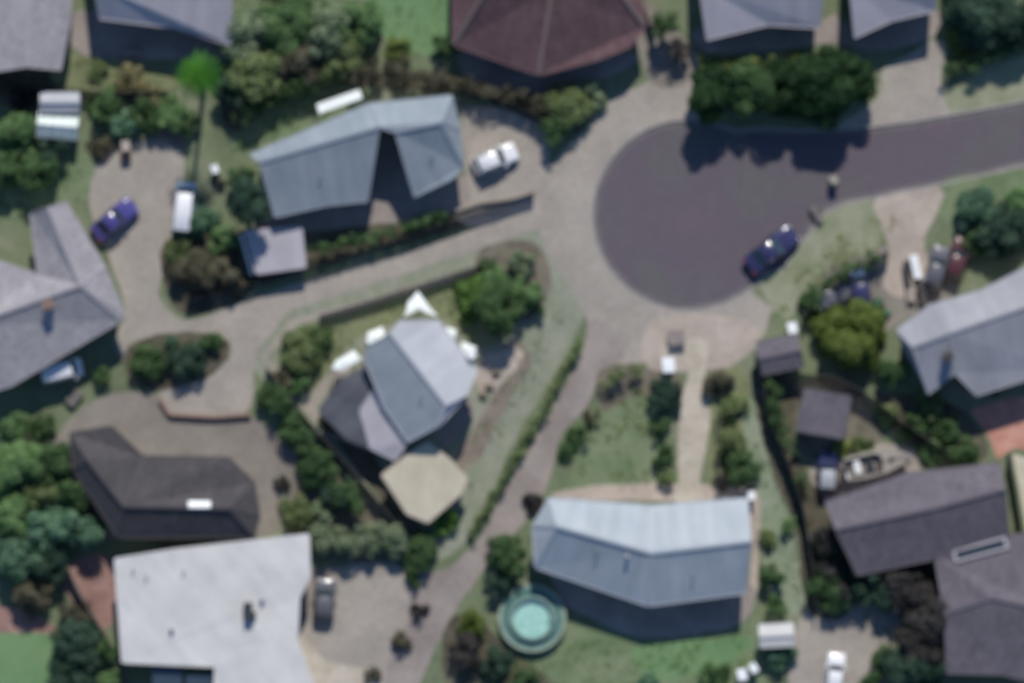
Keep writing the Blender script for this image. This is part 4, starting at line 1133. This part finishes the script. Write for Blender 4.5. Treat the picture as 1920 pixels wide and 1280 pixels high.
T(135, 1262, 42, 5.0, 'darkteal', 'dark tree on the south edge beside the green lawn')
T(198, 1220, 26, 3.4, 'dark', 'dark tree touching the west wall of the white building')
T(205, 1275, 24, 3.0, 'mid', 'green bush on the south edge beside the white building')
# front garden east
hedge([(1135, 715), (1165, 700), (1205, 690)], 26, 1.6, 'olive', 'short olive hedge at the top of the front lawn')
T(1246, 738, 34, 3.4, 'darkteal', 'dark blue-green tree below the white bin by the path')
T(1238, 800, 22, 2.4, 'dark', 'dark green shrub west of the straight path', 'shrub', 'shrub')
T(1240, 852, 22, 2.4, 'dark', 'dark green shrub further down the straight path', 'shrub', 'shrub')
T(1250, 895, 18, 1.8, 'olive', 'olive shrub where the straight path meets the terrace', 'shrub', 'shrub')
T(1082, 818, 22, 1.6, 'dark', 'dark shrub beside the mauve driveway, north of two', 'shrub', 'shrub')
T(1062, 850, 20, 1.6, 'dark', 'dark shrub beside the mauve driveway on the front lawn corner', 'shrub', 'shrub')
T(1110, 785, 16, 1.2, 'brown', 'small brown shrub beside the mauve driveway', 'shrub', 'shrub')
T(998, 942, 22, 1.8, 'purple', 'dark shrub at the west end of the bent metal roof', 'shrub', 'shrub')
T(1350, 722, 30, 2.6, 'brown', 'brownish shrub east of the straight path near its top', 'shrub', 'shrub')
T(1378, 770, 28, 2.4, 'olive', 'olive shrub on the lawn east of the straight path', 'shrub', 'shrub')
T(1368, 832, 30, 3.0, 'olive', 'olive tree east of the straight path above the metal roof')
T(1395, 880, 32, 3.4, 'dark', 'dark tree above the corner of the bent metal roof')
T(1355, 905, 18, 1.6, 'purple', 'purplish shrub at the edge of the beige terrace', 'shrub', 'shrub')
T(1448, 1080, 26, 3.0, 'dark', 'dark bush between the bent metal house and the pale grass strip')
T(1440, 1010, 20, 1.8, 'olive', 'olive shrub east of the bent metal house', 'shrub', 'shrub')
T(1452, 1135, 22, 2.6, 'dark', 'dark bush above the white shed')
T(1465, 1230, 30, 2.8, 'teal', 'teal bush below the white shed')
T(1340, 1270, 30, 2.5, 'dark', 'dark bush on the south edge of the lawn')
T(1395, 1265, 16, 1.2, 'grey', 'pale grey shrub beside the white table on the south edge', 'shrub', 'shrub')
T(1210, 1280, 24, 2.0, 'teal', 'blue-green bush on the south edge below the bright lawn')
# pool side
T(950, 1045, 36, 4.0, 'dark', 'dark green tree north of the round pool')
T(935, 1095, 26, 3.2, 'darkteal', 'dark blue-green bush touching the pool on its north-west')
T(882, 1172, 28, 2.4, 'moss', 'mossy yellow-green bush west of the round pool')
T(870, 1225, 32, 3.2, 'purple', 'dark purple tree beside the mauve driveway near the south edge')
T(925, 1250, 34, 3.0, 'darkteal', 'dark tree south-west of the round pool')
T(985, 1278, 26, 2.4, 'dark', 'dark bush on the south edge below the pool')
# east side
T(1600, 632, 58, 3.6, 'moss', 'round mossy olive tree between the sheds and the pale roof', dens=110)
T(1528, 562, 26, 2.6, 'dark', 'dark bush at the corner of the verge by the fence')
hedge([(1520, 575), (1560, 530), (1600, 500), (1655, 482)], 24, 2.0, 'dark', 'dark hedge along the fence above the car with the white bonnet')
T(1525, 595, 18, 1.6, 'moss', 'small mossy shrub beside the grey shed', 'shrub', 'shrub')
T(1672, 690, 30, 3.6, 'dark', 'dark tree in the shade at the west end of the pale roof')
T(1650, 580, 20, 2.0, 'teal', 'blue-green shrub north of the round mossy tree', 'shrub', 'shrub')
T(1835, 392, 40, 3.6, 'teal', 'bright blue-green tree on the verge at the east')
T(1885, 430, 46, 5.0, 'darkteal', 'big dark tree north of the pale roof')
T(1842, 455, 30, 3.4, 'dark', 'dark bush behind the red car')
T(1905, 378, 28, 3.4, 'mid', 'green tree on the east edge by the road')
T(1742, 762, 30, 2.2, 'olive', 'olive bush south of the pale roof')
T(1712, 800, 26, 2.6, 'dark', 'dark bush in the bed south of the pale roof')
T(1778, 800, 28, 2.4, 'dark', 'dark bush beside the terracotta patio')
T(1810, 842, 30, 2.6, 'dark', 'dark bush above the mauve tiled roof')
T(1748, 848, 24, 1.8, 'mid', 'green bush between the boat and the tiled roof')
T(1870, 712, 26, 3.6, 'darkteal', 'blue-black tree against the pale roof near the patio')
T(1580, 840, 20, 1.4, 'yellow', 'yellow-green shrub in the carport yard', 'shrub', 'shrub')
T(1620, 835, 22, 1.4, 'olive', 'olive shrub north of the boat', 'shrub', 'shrub')
T(1665, 775, 24, 2.0, 'olive', 'olive shrub against the diagonal fence', 'shrub', 'shrub')
T(1555, 1110, 34, 4.0, 'dark', 'dark tree on the corner of the south-east driveway')
T(1605, 1115, 30, 3.6, 'darkteal', 'dark bush below the mauve tiled roof')
T(1650, 1105, 40, 4.8, 'darkteal', 'blue-black bush in the curve of dark trees')
T(1705, 1100, 44, 5.2, 'purple', 'dark purple tree at the top of the curve of dark trees')
T(1755, 1145, 50, 6.4, 'purple', 'dark purple tree at the eastern side of the curve of dark trees')
T(1735, 1205, 48, 5.8, 'purple', 'dark purple tree lowest in the curve of dark trees')
T(1662, 1238, 26, 2.4, 'dark', 'dark bush at the bottom of the south-east driveway')
T(1630, 1275, 24, 2.2, 'dark', 'dark bush on the south edge of the south-east driveway')
T(1715, 1262, 52, 5.2, 'darkteal', 'big dark tree in the south-east corner')
T(1500, 900, 18, 2.4, 'dark', 'narrow dark bush beside the blue car')
T(1478, 985, 16, 2.2, 'mid', 'green bush on the pale grass strip', 'shrub', 'shrub')
T(1545, 1010, 24, 2.8, 'darkteal', 'dark bush against the west wall of the tiled house')
T(1562, 1062, 26, 3.0, 'dark', 'dark bush at the south-west corner of the tiled house')

# ------------------------------------------------------------ vehicles
wheel_cache = {}
def wheel(parent, x, y, r_=.31, w_=.2):
    if 'w' not in wheel_cache:
        bm = bmesh.new(); cyl(bm, (0, 0, 0), r_, r_, w_, 20, 'Y'); wheel_cache['w'] = frombm('tyre', bm, M['rubber'])
        bm = bmesh.new(); cyl(bm, (0, 0, 0), r_ * .62, r_ * .62, w_ + .02, 14, 'Y'); wheel_cache['r'] = frombm('rim', bm, M['steel'])
        bm = bmesh.new(); cyl(bm, (0, 0, 0), .06, .06, w_ + .05, 8, 'Y'); wheel_cache['h'] = frombm('wheel', bm, M['steel'])
    o = link('wheel', wheel_cache['h'], parent=parent, loc=(x, y, r_))
    link('tyre', wheel_cache['w'], parent=o); link('rim', wheel_cache['r'], parent=o)

def loft(bm, secs):
    rings = [[bm.verts.new(p) for p in s] for s in secs]
    n = len(rings[0])
    for i in range(len(rings) - 1):
        for k in range(n):
            bm.faces.new([rings[i][k], rings[i][(k + 1) % n], rings[i + 1][(k + 1) % n], rings[i + 1][k]])
    bm.faces.new(rings[0]); bm.faces.new(rings[-1][::-1])
    bmesh.ops.recalc_face_normals(bm, faces=bm.faces)

def car(px, py, heading, paintk, label, Ln=4.4, W_=1.75, style='hatch', roofk=None, bonnetk=None, name='parked_car', cat='car', group='cars parked in the drives and street'):
    """heading in degrees, 0 = nose to the east, 90 = nose to the north"""
    x, y, _ = P(px, py, .8)
    root = empty(name, (x, y, 0), R(heading), label, cat, group)
    if -10 > 1: pass
    hl, hw = Ln / 2, W_ / 2
    van = style == 'van'
    zb, zt = .28, (.95 if not van else 1.05)
    st = [(-1, .80, .62), (-.96, .93, .80), (-.85, 1, .93), (-.4, 1, .98), (0, 1, 1), (.35, 1, .99), (.62, 1, .93), (.86, .97, .84), (.96, .88, .72), (1, .74, .58)]
    secs = []
    for (t, ww, zz) in st:
        X, w_, Z = t * hl, ww * hw, zt * zz
        secs.append([(X, -w_ * .92, zb), (X, -w_, zb + .14), (X, -w_, Z * .78), (X, -w_ * .93, Z * .95), (X, -w_ * .6, Z), (X, w_ * .6, Z), (X, w_ * .93, Z * .95), (X, w_, Z * .78), (X, w_, zb + .14), (X, w_ * .92, zb)])
    bm = bmesh.new(); loft(bm, secs); link('body', frombm('body', bm, M[paintk], True), parent=root)
    if bonnetk:
        link('bonnet', box_me('bonnet', hl * .45, hl * .86, -hw * .72, hw * .72, zt * .9, zt * .985, M[bonnetk], .03), parent=root)
    # cabin
    cf = {'hatch': (.42, .14, -.86, -.70), 'sedan': (.36, .10, -.68, -.36), 'van': (.72, .52, -.97, -.93), 'ute': (.40, .14, -.30, -.22)}[style]
    H_ = 1.45 if not van else 2.0; top = H_ - .05
    wb, wt = hw * .92, hw * .72
    x0, x1, x2, x3 = cf[0] * hl, cf[1] * hl, cf[3] * hl, cf[2] * hl     # base front, roof front, roof rear, base rear
    zB = zt * .93
    bm = bmesh.new()
    lo = [bm.verts.new(p) for p in ((x0, -wb, zB), (x0, wb, zB), (x3, wb, zB), (x3, -wb, zB))]
    hi = [bm.verts.new(p) for p in ((x1, -wt, top), (x1, wt, top), (x2, wt, top), (x2, -wt, top))]
    for i in range(4): bm.faces.new([lo[i], lo[(i + 1) % 4], hi[(i + 1) % 4], hi[i]])
    bm.faces.new(hi); bmesh.ops.recalc_face_normals(bm, faces=bm.faces)
    link('cabin', frombm('cabin', bm, M[paintk]), parent=root)
    def quad(nm, a, b, c, d, m, sh=.1, off=.012):
        a, b, c, d = map(Vector, (a, b, c, d)); cc = (a + b + c + d) / 4
        nn = (b - a).cross(d - a).normalized()
        if nn.dot(cc - Vector((0, 0, .9))) < 0: nn = -nn
        p = [cc + (v - cc) * (1 - sh) + nn * off for v in (a, b, c, d)]
        b0 = [cc + (v - cc) * (1 - sh) - nn * .01 for v in (a, b, c, d)]
        me = mesh(nm, [tuple(v) for v in p + b0], [(0, 1, 2, 3), (0, 4, 5, 1), (1, 5, 6, 2), (2, 6, 7, 3), (3, 7, 4, 0)], M[m])
        link(nm, me, parent=root)
    quad('windscreen', (x0, -wb, zB), (x0, wb, zB), (x1, wt, top), (x1, -wt, top), 'glass')
    quad('rear_window', (x3, wb, zB), (x3, -wb, zB), (x2, -wt, top), (x2, wt, top), 'glass', .14)
    if van:
        for s in (-1, 1): quad('side_window', (x0, s * wb, zB + .35), (x0 - 1.1, s * wb, zB + .35), (x1 - .8, s * wt, top), (x1, s * wt, top), 'glass', .12)
    else:
        for s in (-1, 1):
            xm, xt = (x0 + x3) / 2, (x1 + x2) / 2
            quad('side_window', (x0, s * wb, zB), (xm, s * wb, zB), (xt, s * wt, top), (x1, s * wt, top), 'glass', .12)
            quad('side_window', (xm, s * wb, zB), (x3, s * wb, zB), (x2, s * wt, top), (xt, s * wt, top), 'glass', .12)
    bm = bmesh.new(); bbox(bm, x2 - .03, x1 + .03, -wt - .01, wt + .01, top - .01, top + .045, .03)
    link('roof_panel', frombm('roof_panel', bm, M[roofk or paintk], True), parent=root)
    for sx in (-.64, .62):
        for sy in (-1, 1): wheel(root, sx * hl, sy * (hw - .08))
    for sy in (-1, 1):
        link('headlight', box_me('headlight', hl * .90, hl * .965, sy * hw * .62 - .16, sy * hw * .62 + .16, .56, .70, M['trim'], .02), parent=root)
        link('tail_light', box_me('tail_light', -hl * .99, -hl * .93, sy * hw * .66 - .13, sy * hw * .66 + .13, .60, .76, M['red_plastic'], .02), parent=root)
        link('mirror', box_me('mirror', x0 - .25, x0 - .08, sy * (hw + .1) - .09, sy * (hw + .1) + .09, zB, zB + .13, M[paintk], .02), parent=root)
    link('bumper', box_me('bumper', hl * .955, hl * 1.01, -hw * .7, hw * .7, .30, .47, M['plastic_dark'], .02), parent=root)
    return root
car(1447, 468, 38, 'p_navy', 'navy car on the edge of the turning circle', 5.0, 1.95, 'sedan')
car(928, 298, 22, 'p_white', 'white car with dark glass in the drive east of the notched house', 4.0, 1.7, 'hatch')
car(214, 412, 40, 'p_blue', 'violet-blue car parked beside the grey L-shaped house', 4.4, 1.8, 'sedan')
car(346, 388, 84, 'p_teal', 'pale blue-white van beside the blue-green bush', 4.3, 1.85, 'van', roofk='p_white', name='parked_van', cat='van')
car(116, 694, 12, 'p_white', 'white van in the shade south of the grey L-shaped house', 3.5, 1.7, 'van', name='parked_van', cat='van')
car(1612, 538, 100, 'p_navy', 'dark blue car with a white bonnet behind the dark fence', 4.0, 1.75, 'hatch', bonnetk='p_white')
car(1560, 556, 25, 'p_grey', 'dark grey car nose against the car with the white bonnet', 3.6, 1.65, 'hatch')
car(1796, 486, 70, 'p_red', 'dark red car under the dark tree by the pale roof', 3.8, 1.7, 'hatch')
car(1757, 502, 75, 'p_grey', 'dark grey car between the red car and the beige drive', 3.9, 1.65, 'hatch')
car(1552, 886, 88, 'p_navy', 'dark blue car with a reflection coloured into its roof beside the boat', 3.6, 1.7, 'hatch', roofk='p_silver')  # silver roof panel paints in a bright reflection on the blue car
car(608, 1122, 86, 'p_grey', 'dark grey car parked against the white building', 3.6, 1.8, 'hatch')
car(1566, 1262, 84, 'p_white', 'white car at the south end of the south-east driveway', 3.6, 1.6, 'hatch')

# boat on a trailer
def boat(px, py, heading):
    x, y, _ = P(px, py, 1)
    tr = empty('boat_trailer', (x, y, 0), R(heading), 'steel trailer underneath the pale boat', 'trailer')
    bm = bmesh.new()
    for s in (-1, 1): bar(bm, (-2.2, s * .7, .45), (1.6, s * .7, .45), .08, .1); bar(bm, (1.6, s * .7, .45), (3.3, 0, .45), .08, .1)
    bar(bm, (-.6, -.8, .38), (-.6, .8, .38), .08, .08)
    link('frame', frombm('frame', bm, M['steel']), parent=tr)
    for s in (-1, 1): wheel(tr, -.6, s * .98)
    b = empty('boat', (x, y, .5), R(heading), 'pale grey boat with dark cockpit standing on a trailer by the tiled house', 'boat')
    prof = [(-2.6, .95), (-1.8, 1.05), (-.6, 1.12), (.6, 1.05), (1.6, .8), (2.4, .42), (2.9, .06)]
    secs = [[(X, -w_, 1.0), (X, -w_ * .8, .35), (X, 0, .05 + max(0, X - 1.4) * .3), (X, w_ * .8, .35), (X, w_, 1.0)] for X, w_ in prof]
    bm = bmesh.new(); rings = [[bm.verts.new(p) for p in s] for s in secs]
    for i in range(len(rings) - 1):
        for k in range(4): bm.faces.new([rings[i][k], rings[i][k + 1], rings[i + 1][k + 1], rings[i + 1][k]])
    bm.faces.new(rings[0]); bmesh.ops.recalc_face_normals(bm, faces=bm.faces)
    link('hull', frombm('hull', bm, M['p_silver'], False), parent=b)
    bm = bmesh.new(); o1 = [(X, w_) for X, w_ in prof]; inn = [(-2.35, .7), (-1.8, .78), (-.6, .82), (.2, .8), (.55, .6), (.6, .4), (.62, .05)]
    for s in (-1, 1):
        A = [bm.verts.new((X, s * w_, 1.0)) for X, w_ in o1]; B = [bm.verts.new((X, s * w_, 1.04)) for X, w_ in inn]
        for i in range(6): bm.faces.new([A[i], A[i + 1], B[i + 1], B[i]])
    bmesh.ops.recalc_face_normals(bm, faces=bm.faces); link('deck', frombm('deck', bm, M['concrete']), parent=b)
    link('cockpit_floor', box_me('cockpit_floor', -2.3, .55, -.72, .72, .42, .47, M['concrete_dark']), parent=b)
    for sx in (-1.5, -.4): link('seat', box_me('seat', sx - .3, sx + .25, -.6, .6, .48, .8, M['plastic_dark'] if sx > -1 else M['trim'], .04), parent=b)
    link('windscreen', box_me('windscreen', .45, .52, -.62, .62, 1.04, 1.4, M['glass']), parent=b)
    link('hatch', box_me('hatch', 1.2, 1.6, -.22, .22, 1.0, 1.06, M['plastic_dark'], .02), parent=b)
    link('outboard_motor', box_me('outboard_motor', -3.05, -2.62, -.2, .2, .5, 1.35, M['plastic_dark'], .06), parent=b)
boat(1640, 868, 12)

# ------------------------------------------------------------ pool, shades, furniture, bins
def pool(px, py, r_):
    x, y, _ = P(px, py, 1.1)
    b = empty('swimming_pool', (x, y, 0), 0, 'round above-ground pool with pale turquoise water on the back lawn', 'pool')
    def ring(nm, ri, ro_, z0, z1, m, n=40):
        vs, fs = [], []
        for i in range(n):
            a = 2 * math.pi * i / n; c, s = math.cos(a), math.sin(a)
            vs += [(ri * c, ri * s, z0), (ro_ * c, ro_ * s, z0), (ro_ * c, ro_ * s, z1), (ri * c, ri * s, z1)]
        for i in range(n):
            j = (i + 1) % n
            for k in range(4): fs.append((4 * i + k, 4 * j + k, 4 * j + (k + 1) % 4, 4 * i + (k + 1) % 4))
        me = mesh(nm, vs, fs, m); q = bmesh.new(); q.from_mesh(me); bmesh.ops.recalc_face_normals(q, faces=q.faces); q.to_mesh(me); q.free()
        return link(nm, me, parent=b)
    M['pool_wall'] = mat('pool_wall_green', [(.06, .14, .12), (.10, .19, .165)], 2, .5)
    M['pool_rim'] = mat('pool_rim', [(.14, .22, .19), (.20, .29, .25)], 2, .5)
    M['pool_deck'] = mat('pool_surround', [(.20, .26, .20), (.26, .32, .25)], 2, .8)
    ring('pool_wall', r_ - .04, r_, 0, 1.1, M['pool_wall'])
    ring('pool_rim', r_ - .10, r_ + .16, 1.102, 1.16, M['pool_rim'])
    ring('deck', r_ + .165, r_ + .85, .7, .78, M['pool_wall'])
    ring('surround', r_ + .86, r_ + 1.15, .68, .76, M['pool_deck'])
    for k in range(10):
        a = k * .628; link('deck_post', box_me('deck_post', -.05, .05, -.05, .05, 0, .69, M['timber']), parent=b, loc=((r_ + .7) * math.cos(a), (r_ + .7) * math.sin(a), 0))
    wm = bpy.data.materials.new('pool_water'); wm.use_nodes = True
    n = wm.node_tree.nodes; l = wm.node_tree.links; bs = n['Principled BSDF']; bs.inputs['Roughness'].default_value = .08
    tc = n.new('ShaderNodeTexCoord'); t = n.new('ShaderNodeTexNoise'); t.inputs['Scale'].default_value = 3.5; l.new(tc.outputs['Object'], t.inputs['Vector'])
    cr = n.new('ShaderNodeValToRGB'); cr.color_ramp.elements[0].color = (.24, .46, .40, 1); cr.color_ramp.elements[1].color = (.38, .60, .53, 1)
    cr.color_ramp.elements[0].position = .35; cr.color_ramp.elements[1].position = .65; l.new(t.outputs[0], cr.inputs[0]); l.new(cr.outputs[0], bs.inputs['Base Color'])
    bp = n.new('ShaderNodeBump'); bp.inputs['Strength'].default_value = .15; l.new(t.outputs[0], bp.inputs['Height']); l.new(bp.outputs[0], bs.inputs['Normal'])
    bm = bmesh.new(); bmesh.ops.create_circle(bm, cap_ends=True, segments=40, radius=r_ - .045)
    bmesh.ops.translate(bm, vec=(0, 0, .78), verts=bm.verts); link('water', frombm('water', bm, wm), parent=b)
    bm = bmesh.new()
    for s in (-.22, .22): bar(bm, (r_ + .3, s, 0), (r_ + .02, s, 1.7), .05, .05); bar(bm, (r_ - .4, s, .7), (r_ - .05, s, 1.7), .05, .05)
    for k in range(4): bar(bm, (r_ + .25 - k * .06, -.22, .3 + k * .3), (r_ + .25 - k * .06, .22, .3 + k * .3), .1, .03)
    link('ladder', frombm('ladder', bm, M['steel']), parent=b)
pool(998, 1158, 1.75)

def shade(px_pts, label, h_=2.5, drop=.25, cat='shade'):
    """white stretched panel on posts; px_pts corners in pixels"""
    pts = [Vector(P(p[0], p[1], h_)) for p in px_pts]; c = sum(pts, Vector()) / len(pts)
    r_ = empty('shade_sail', (c.x, c.y, 0), 0, label, cat, 'white shades round the central house')
    O = Vector((c.x, c.y, 0)); n = len(pts); vs = [tuple(c - O + Vector((0, 0, .12)))]; k = 6
    for i in range(n):
        a, b = pts[i], pts[(i + 1) % n]
        for j in range(k):
            t = j / k; p = a.lerp(b, t); pull = math.sin(math.pi * t) * .06
            p = p.lerp(c, pull); vs.append(tuple(p - O + Vector((0, 0, -drop * math.cos(2 * math.pi * t) * .15))))
    N_ = len(vs) - 1
    top = [(0, 1 + i, 1 + (i + 1) % N_) for i in range(N_)]
    vs2 = [(v[0], v[1], v[2] - .02) for v in vs]; M_ = len(vs)
    fs = top + [(a + M_, c_ + M_, b_ + M_) for a, b_, c_ in top] + [(1 + i, 1 + i + M_, 1 + (i + 1) % N_ + M_, 1 + (i + 1) % N_) for i in range(N_)]
    me = mesh('canopy', vs, []) if False else mesh('canopy', vs + vs2, fs, M['white'])
    q = bmesh.new(); q.from_mesh(me); bmesh.ops.recalc_face_normals(q, faces=q.faces); q.to_mesh(me); q.free()
    link('canopy', me, parent=r_)
    for p in pts:
        d = p - O; bm = bmesh.new(); tube(bm, [(d.x * .97, d.y * .97, -.05), (d.x * .97, d.y * .97, h_ - .03)], [.04, .04], 8); link('post', frombm('post', bm, M['steel']), parent=r_)
shade([(783, 545), (822, 594), (785, 582), (757, 594), (765, 565)], 'white arrowhead shade at the north point of the central house', 2.7)
shade([(716, 612), (724, 626), (698, 650), (686, 640), (690, 622)], 'small white shade on the north-west side of the central house')
shade([(664, 656), (680, 672), (640, 696), (620, 690), (630, 676)], 'larger white shade at the west corner of the central house')
shade([(838, 612), (856, 618), (852, 640), (832, 636)], 'small white shade at the north-east eave of the central house, nearer the trees')
shade([(866, 640), (894, 650), (886, 668), (862, 662)], 'small white shade at the east corner of the central house')
# long white canopy north of the notched house
sh = empty('awning', P(638, 193), 0, 'long narrow white awning on the terrace north of the notched house', 'awning')
an = math.atan2(30, 85)
me = box_me('awning_sheet', -1.95, 1.95, -.42, .42, 2.2, 2.26, M['white'], .02)
link('awning_sheet', me, parent=sh, rz=an)
for sx in (-1.85, 1.85):
    for sy in (-.35, .35):
        link('post', box_me('post', -.03, .03, -.03, .03, 0, 2.2, M['steel']), parent=sh, loc=(sx * math.cos(an) - sy * math.sin(an), sx * math.sin(an) + sy * math.cos(an), 0))

def bin_(px, py, rz, bodym, label, s=1.0):
    r_ = empty('wheelie_bin', P(px, py), R(rz), label, 'bin', 'wheelie bins')
    bm = bmesh.new(); secs = [[(-a, -b, z), (a, -b, z), (a, b, z), (-a, b, z)] for a, b, z in ((.22, .26, .08), (.29, .35, .98))]
    loft(bm, secs); link('body', frombm('body', bm, M[bodym]), parent=r_)
    link('lid', box_me('lid', -.31, .31, -.38, .38, .985, 1.06, M[bodym], .02), parent=r_)
    for sx in (-.2, .2):
        bm = bmesh.new(); cyl(bm, (sx, -.3, .1), .1, .1, .05, 12, 'X'); link('wheel', frombm('wheel', bm, M['rubber']), parent=r_)
    r_.scale = (s, s, s)
def table(px, py, rz, label, w_=1.5, l_=.9, m='white_panel', nchair=4):
    r_ = empty('garden_table', P(px, py), R(rz), label, 'table')
    link('top', box_me('top', -w_ / 2, w_ / 2, -l_ / 2, l_ / 2, .70, .74, M[m], .015), parent=r_)
    for sx in (-1, 1):
        for sy in (-1, 1): link('leg', box_me('leg', sx * (w_ / 2 - .08) - .03, sx * (w_ / 2 - .08) + .03, sy * (l_ / 2 - .08) - .03, sy * (l_ / 2 - .08) + .03, 0, .70, M[m]), parent=r_)
bin_(1252, 684, 4, 'white_panel', 'big white storage bin at the top of the front garden', 1.7)
bin_(404, 318, 20, 'white_panel', 'white bin north of the pale blue-white van')
bin_(1390, 1262, 10, 'white_panel', 'white bin on the south edge of the back lawn, western of two', 1.3)
bin_(1412, 1250, 30, 'white_panel', 'white bin on the south edge of the back lawn, eastern of two', 1.1)
bin_(1484, 615, 10, 'white_panel', 'pale bin at the corner of the grey shed beside the verge', 1.3)
bin_(1562, 338, 30, 'concrete', 'pale box left on the asphalt near the road mouth')
bin_(1408, 928, 0, 'white_panel', 'white bin at the corner of the beige terrace')
bin_(238, 275, 10, 'concrete_beige', 'beige box at the north end of the parking area', 1.2)
bin_(258, 330, 10, 'red_plastic', 'small dark red bin on the parking area', .01) if False else None
table(1268, 632, 8, 'dark table with a grey top beside the turning circle path', 1.4, 1.3, 'concrete_mauve')

def crate(px, py, rz, w_, l_, h_, m, label, name='timber_stack', cat='timber stack'):
    r_ = empty(name, P(px, py), R(rz), label, cat)
    k = max(3, int(w_ / .22)); me = None
    for i in range(k):
        x0 = -w_ / 2 + i * w_ / k
        link('board', box_me('board', x0 + .01, x0 + w_ / k - .01, -l_ / 2 + random.uniform(0, .12), l_ / 2 - random.uniform(0, .12), 0.05, h_, M[m]), parent=r_)
crate(1716, 500, 12, .7, 2.2, .6, 'white_panel', 'stack of white boards between the beige drive and the grey car')
crate(1706, 545, 8, .7, 2.0, .5, 'concrete_beige', 'stack of pale boards beside the pale house corner')
crate(1728, 548, 8, .6, 2.0, .8, 'timber_dark', 'stack of dark boards beside the pale boards')
crate(1700, 512, 8, .4, 2.2, .8, 'timber_dark', 'narrow stack of dark boards at the edge of the beige drive')
crate(140, 745, -40, .9, 1.6, .5, 'timber', 'heap of grey boards south of the white van')
crate(248, 100, 0, 1.6, .6, .7, 'concrete_mauve', 'mauve boards leaning in the shade of the dull grey house')
crate(1530, 402, 30, .5, 1.7, .4, 'timber', 'brown boards lying at the road edge beside the navy car')
crate(236, 292, 5, .9, .9, .5, 'pot', 'dark reddish crate on the parking area', 'crate', 'crate')
def steps_():
    for i, (x, y) in enumerate(((930, 700), (918, 726), (905, 742))):
        TC[0] += 1
        bm = bmesh.new(); bmesh.ops.create_icosphere(bm, subdivisions=2, radius=.42)
        for v in bm.verts: v.co *= 1 + .25 * noise.noise(v.co * 2 + Vector((i, 0, 0)))
        bmesh.ops.scale(bm, vec=(1, .8, .6), verts=bm.verts)
        o = link('boulder', frombm('boulder', bm, M['earth'], True), loc=P(x, y, .12))
        tag(o, ['brown boulder nearest the gravel end east of the central house', 'brown boulder in the middle of three east of the central house', 'brown boulder closest to the east wall of the central house'][i], 'boulder', 'boulders east of the central house')
steps_()

# rough grass and low weeds so the open ground is not a clean sheet
rng = np.random.default_rng(77)
def tufts(name, poly_px, n, leafk, size=.11):
    q = [P(*p)[:2] for p in poly_px]; xs = [p[0] for p in q]; ys = [p[1] for p in q]; pts = []
    while len(pts) < n:
        x, y = rng.uniform(min(xs), max(xs)), rng.uniform(min(ys), max(ys))
        if inside(q, x, y) and noise.noise((x * .35, y * .35, 3)) + rng.normal() * .12 > -.02: pts.append((x, y))
    C_ = [np.array([x, y, .03]) for x, y in pts]
    o = link(name, quads_mesh(name, leaf_arrays(rng, C_, [rng.uniform(.08, .22) for _ in pts], 60, size * .8, .5), L[leafk]))
    tag(o, kind='stuff'); return o
for poly, n, k, lb in (([(430, 290), (470, 215), (560, 175), (690, 160), (680, 210), (560, 250)], 260, 'mid', 'rough green grass tufts north of the notched house'),
                   ([(1100, 760), (1210, 715), (1250, 790), (1240, 910), (1060, 925)], 220, 'yellow', 'rough yellow-green tufts on the front lawn'),
                   ([(1390, 750), (1440, 780), (1500, 1000), (1500, 1140), (1450, 1140), (1410, 900)], 160, 'grey', 'grey-green tufts on the pale grass strip'),
                   ([(900, 1190), (1180, 1200), (1410, 1180), (1400, 1300), (900, 1300)], 420, 'bright', 'green tufts on the back lawn round the pool'),
                   ([(560, 625), (900, 515), (990, 500), (980, 600), (900, 640), (780, 600), (640, 660), (570, 730)], 260, 'olive', 'olive tufts in the central garden'),
                   ([(1450, 600), (1500, 500), (1600, 420), (1700, 400), (1640, 470), (1520, 560)], 200, 'yellow', 'yellow-green tufts on the verge beside the turning circle'),
                   ([(1050, 580), (1060, 600), (880, 930), (850, 880), (980, 650)], 160, 'grey', 'grey-green tufts on the strip east of the central house'),
                   ([(-20, 300), (170, 290), (170, 370), (-20, 420)], 200, 'mid', 'green tufts on the western lawn'),
                   ([(100, 100), (330, 140), (330, 180), (100, 165)], 120, 'olive', 'olive tufts on the north-west lawn'),
                   ([(0, 820), (200, 860), (180, 1040), (0, 1120)], 300, 'dark', 'low ground cover under the trees west of the charcoal house'),
                   ([(430, 0), (700, 0), (690, 130), (440, 240)], 300, 'olive', 'low ground cover under the northern trees'),
                   ([(550, 960), (800, 990), (800, 1060), (580, 1055)], 160, 'grey', 'low ground cover under the scalloped shrubs'),
                   ([(1600, 1080), (1780, 1080), (1780, 1280), (1650, 1280)], 200, 'dark', 'low ground cover under the curve of dark trees'),
                   ([(700, -40), (850, -40), (830, 100), (700, 60)], 90, 'mid', 'green tufts on the northern lawn')):
    tag(tufts('grass_tufts', poly, n, k), lb, 'grass')
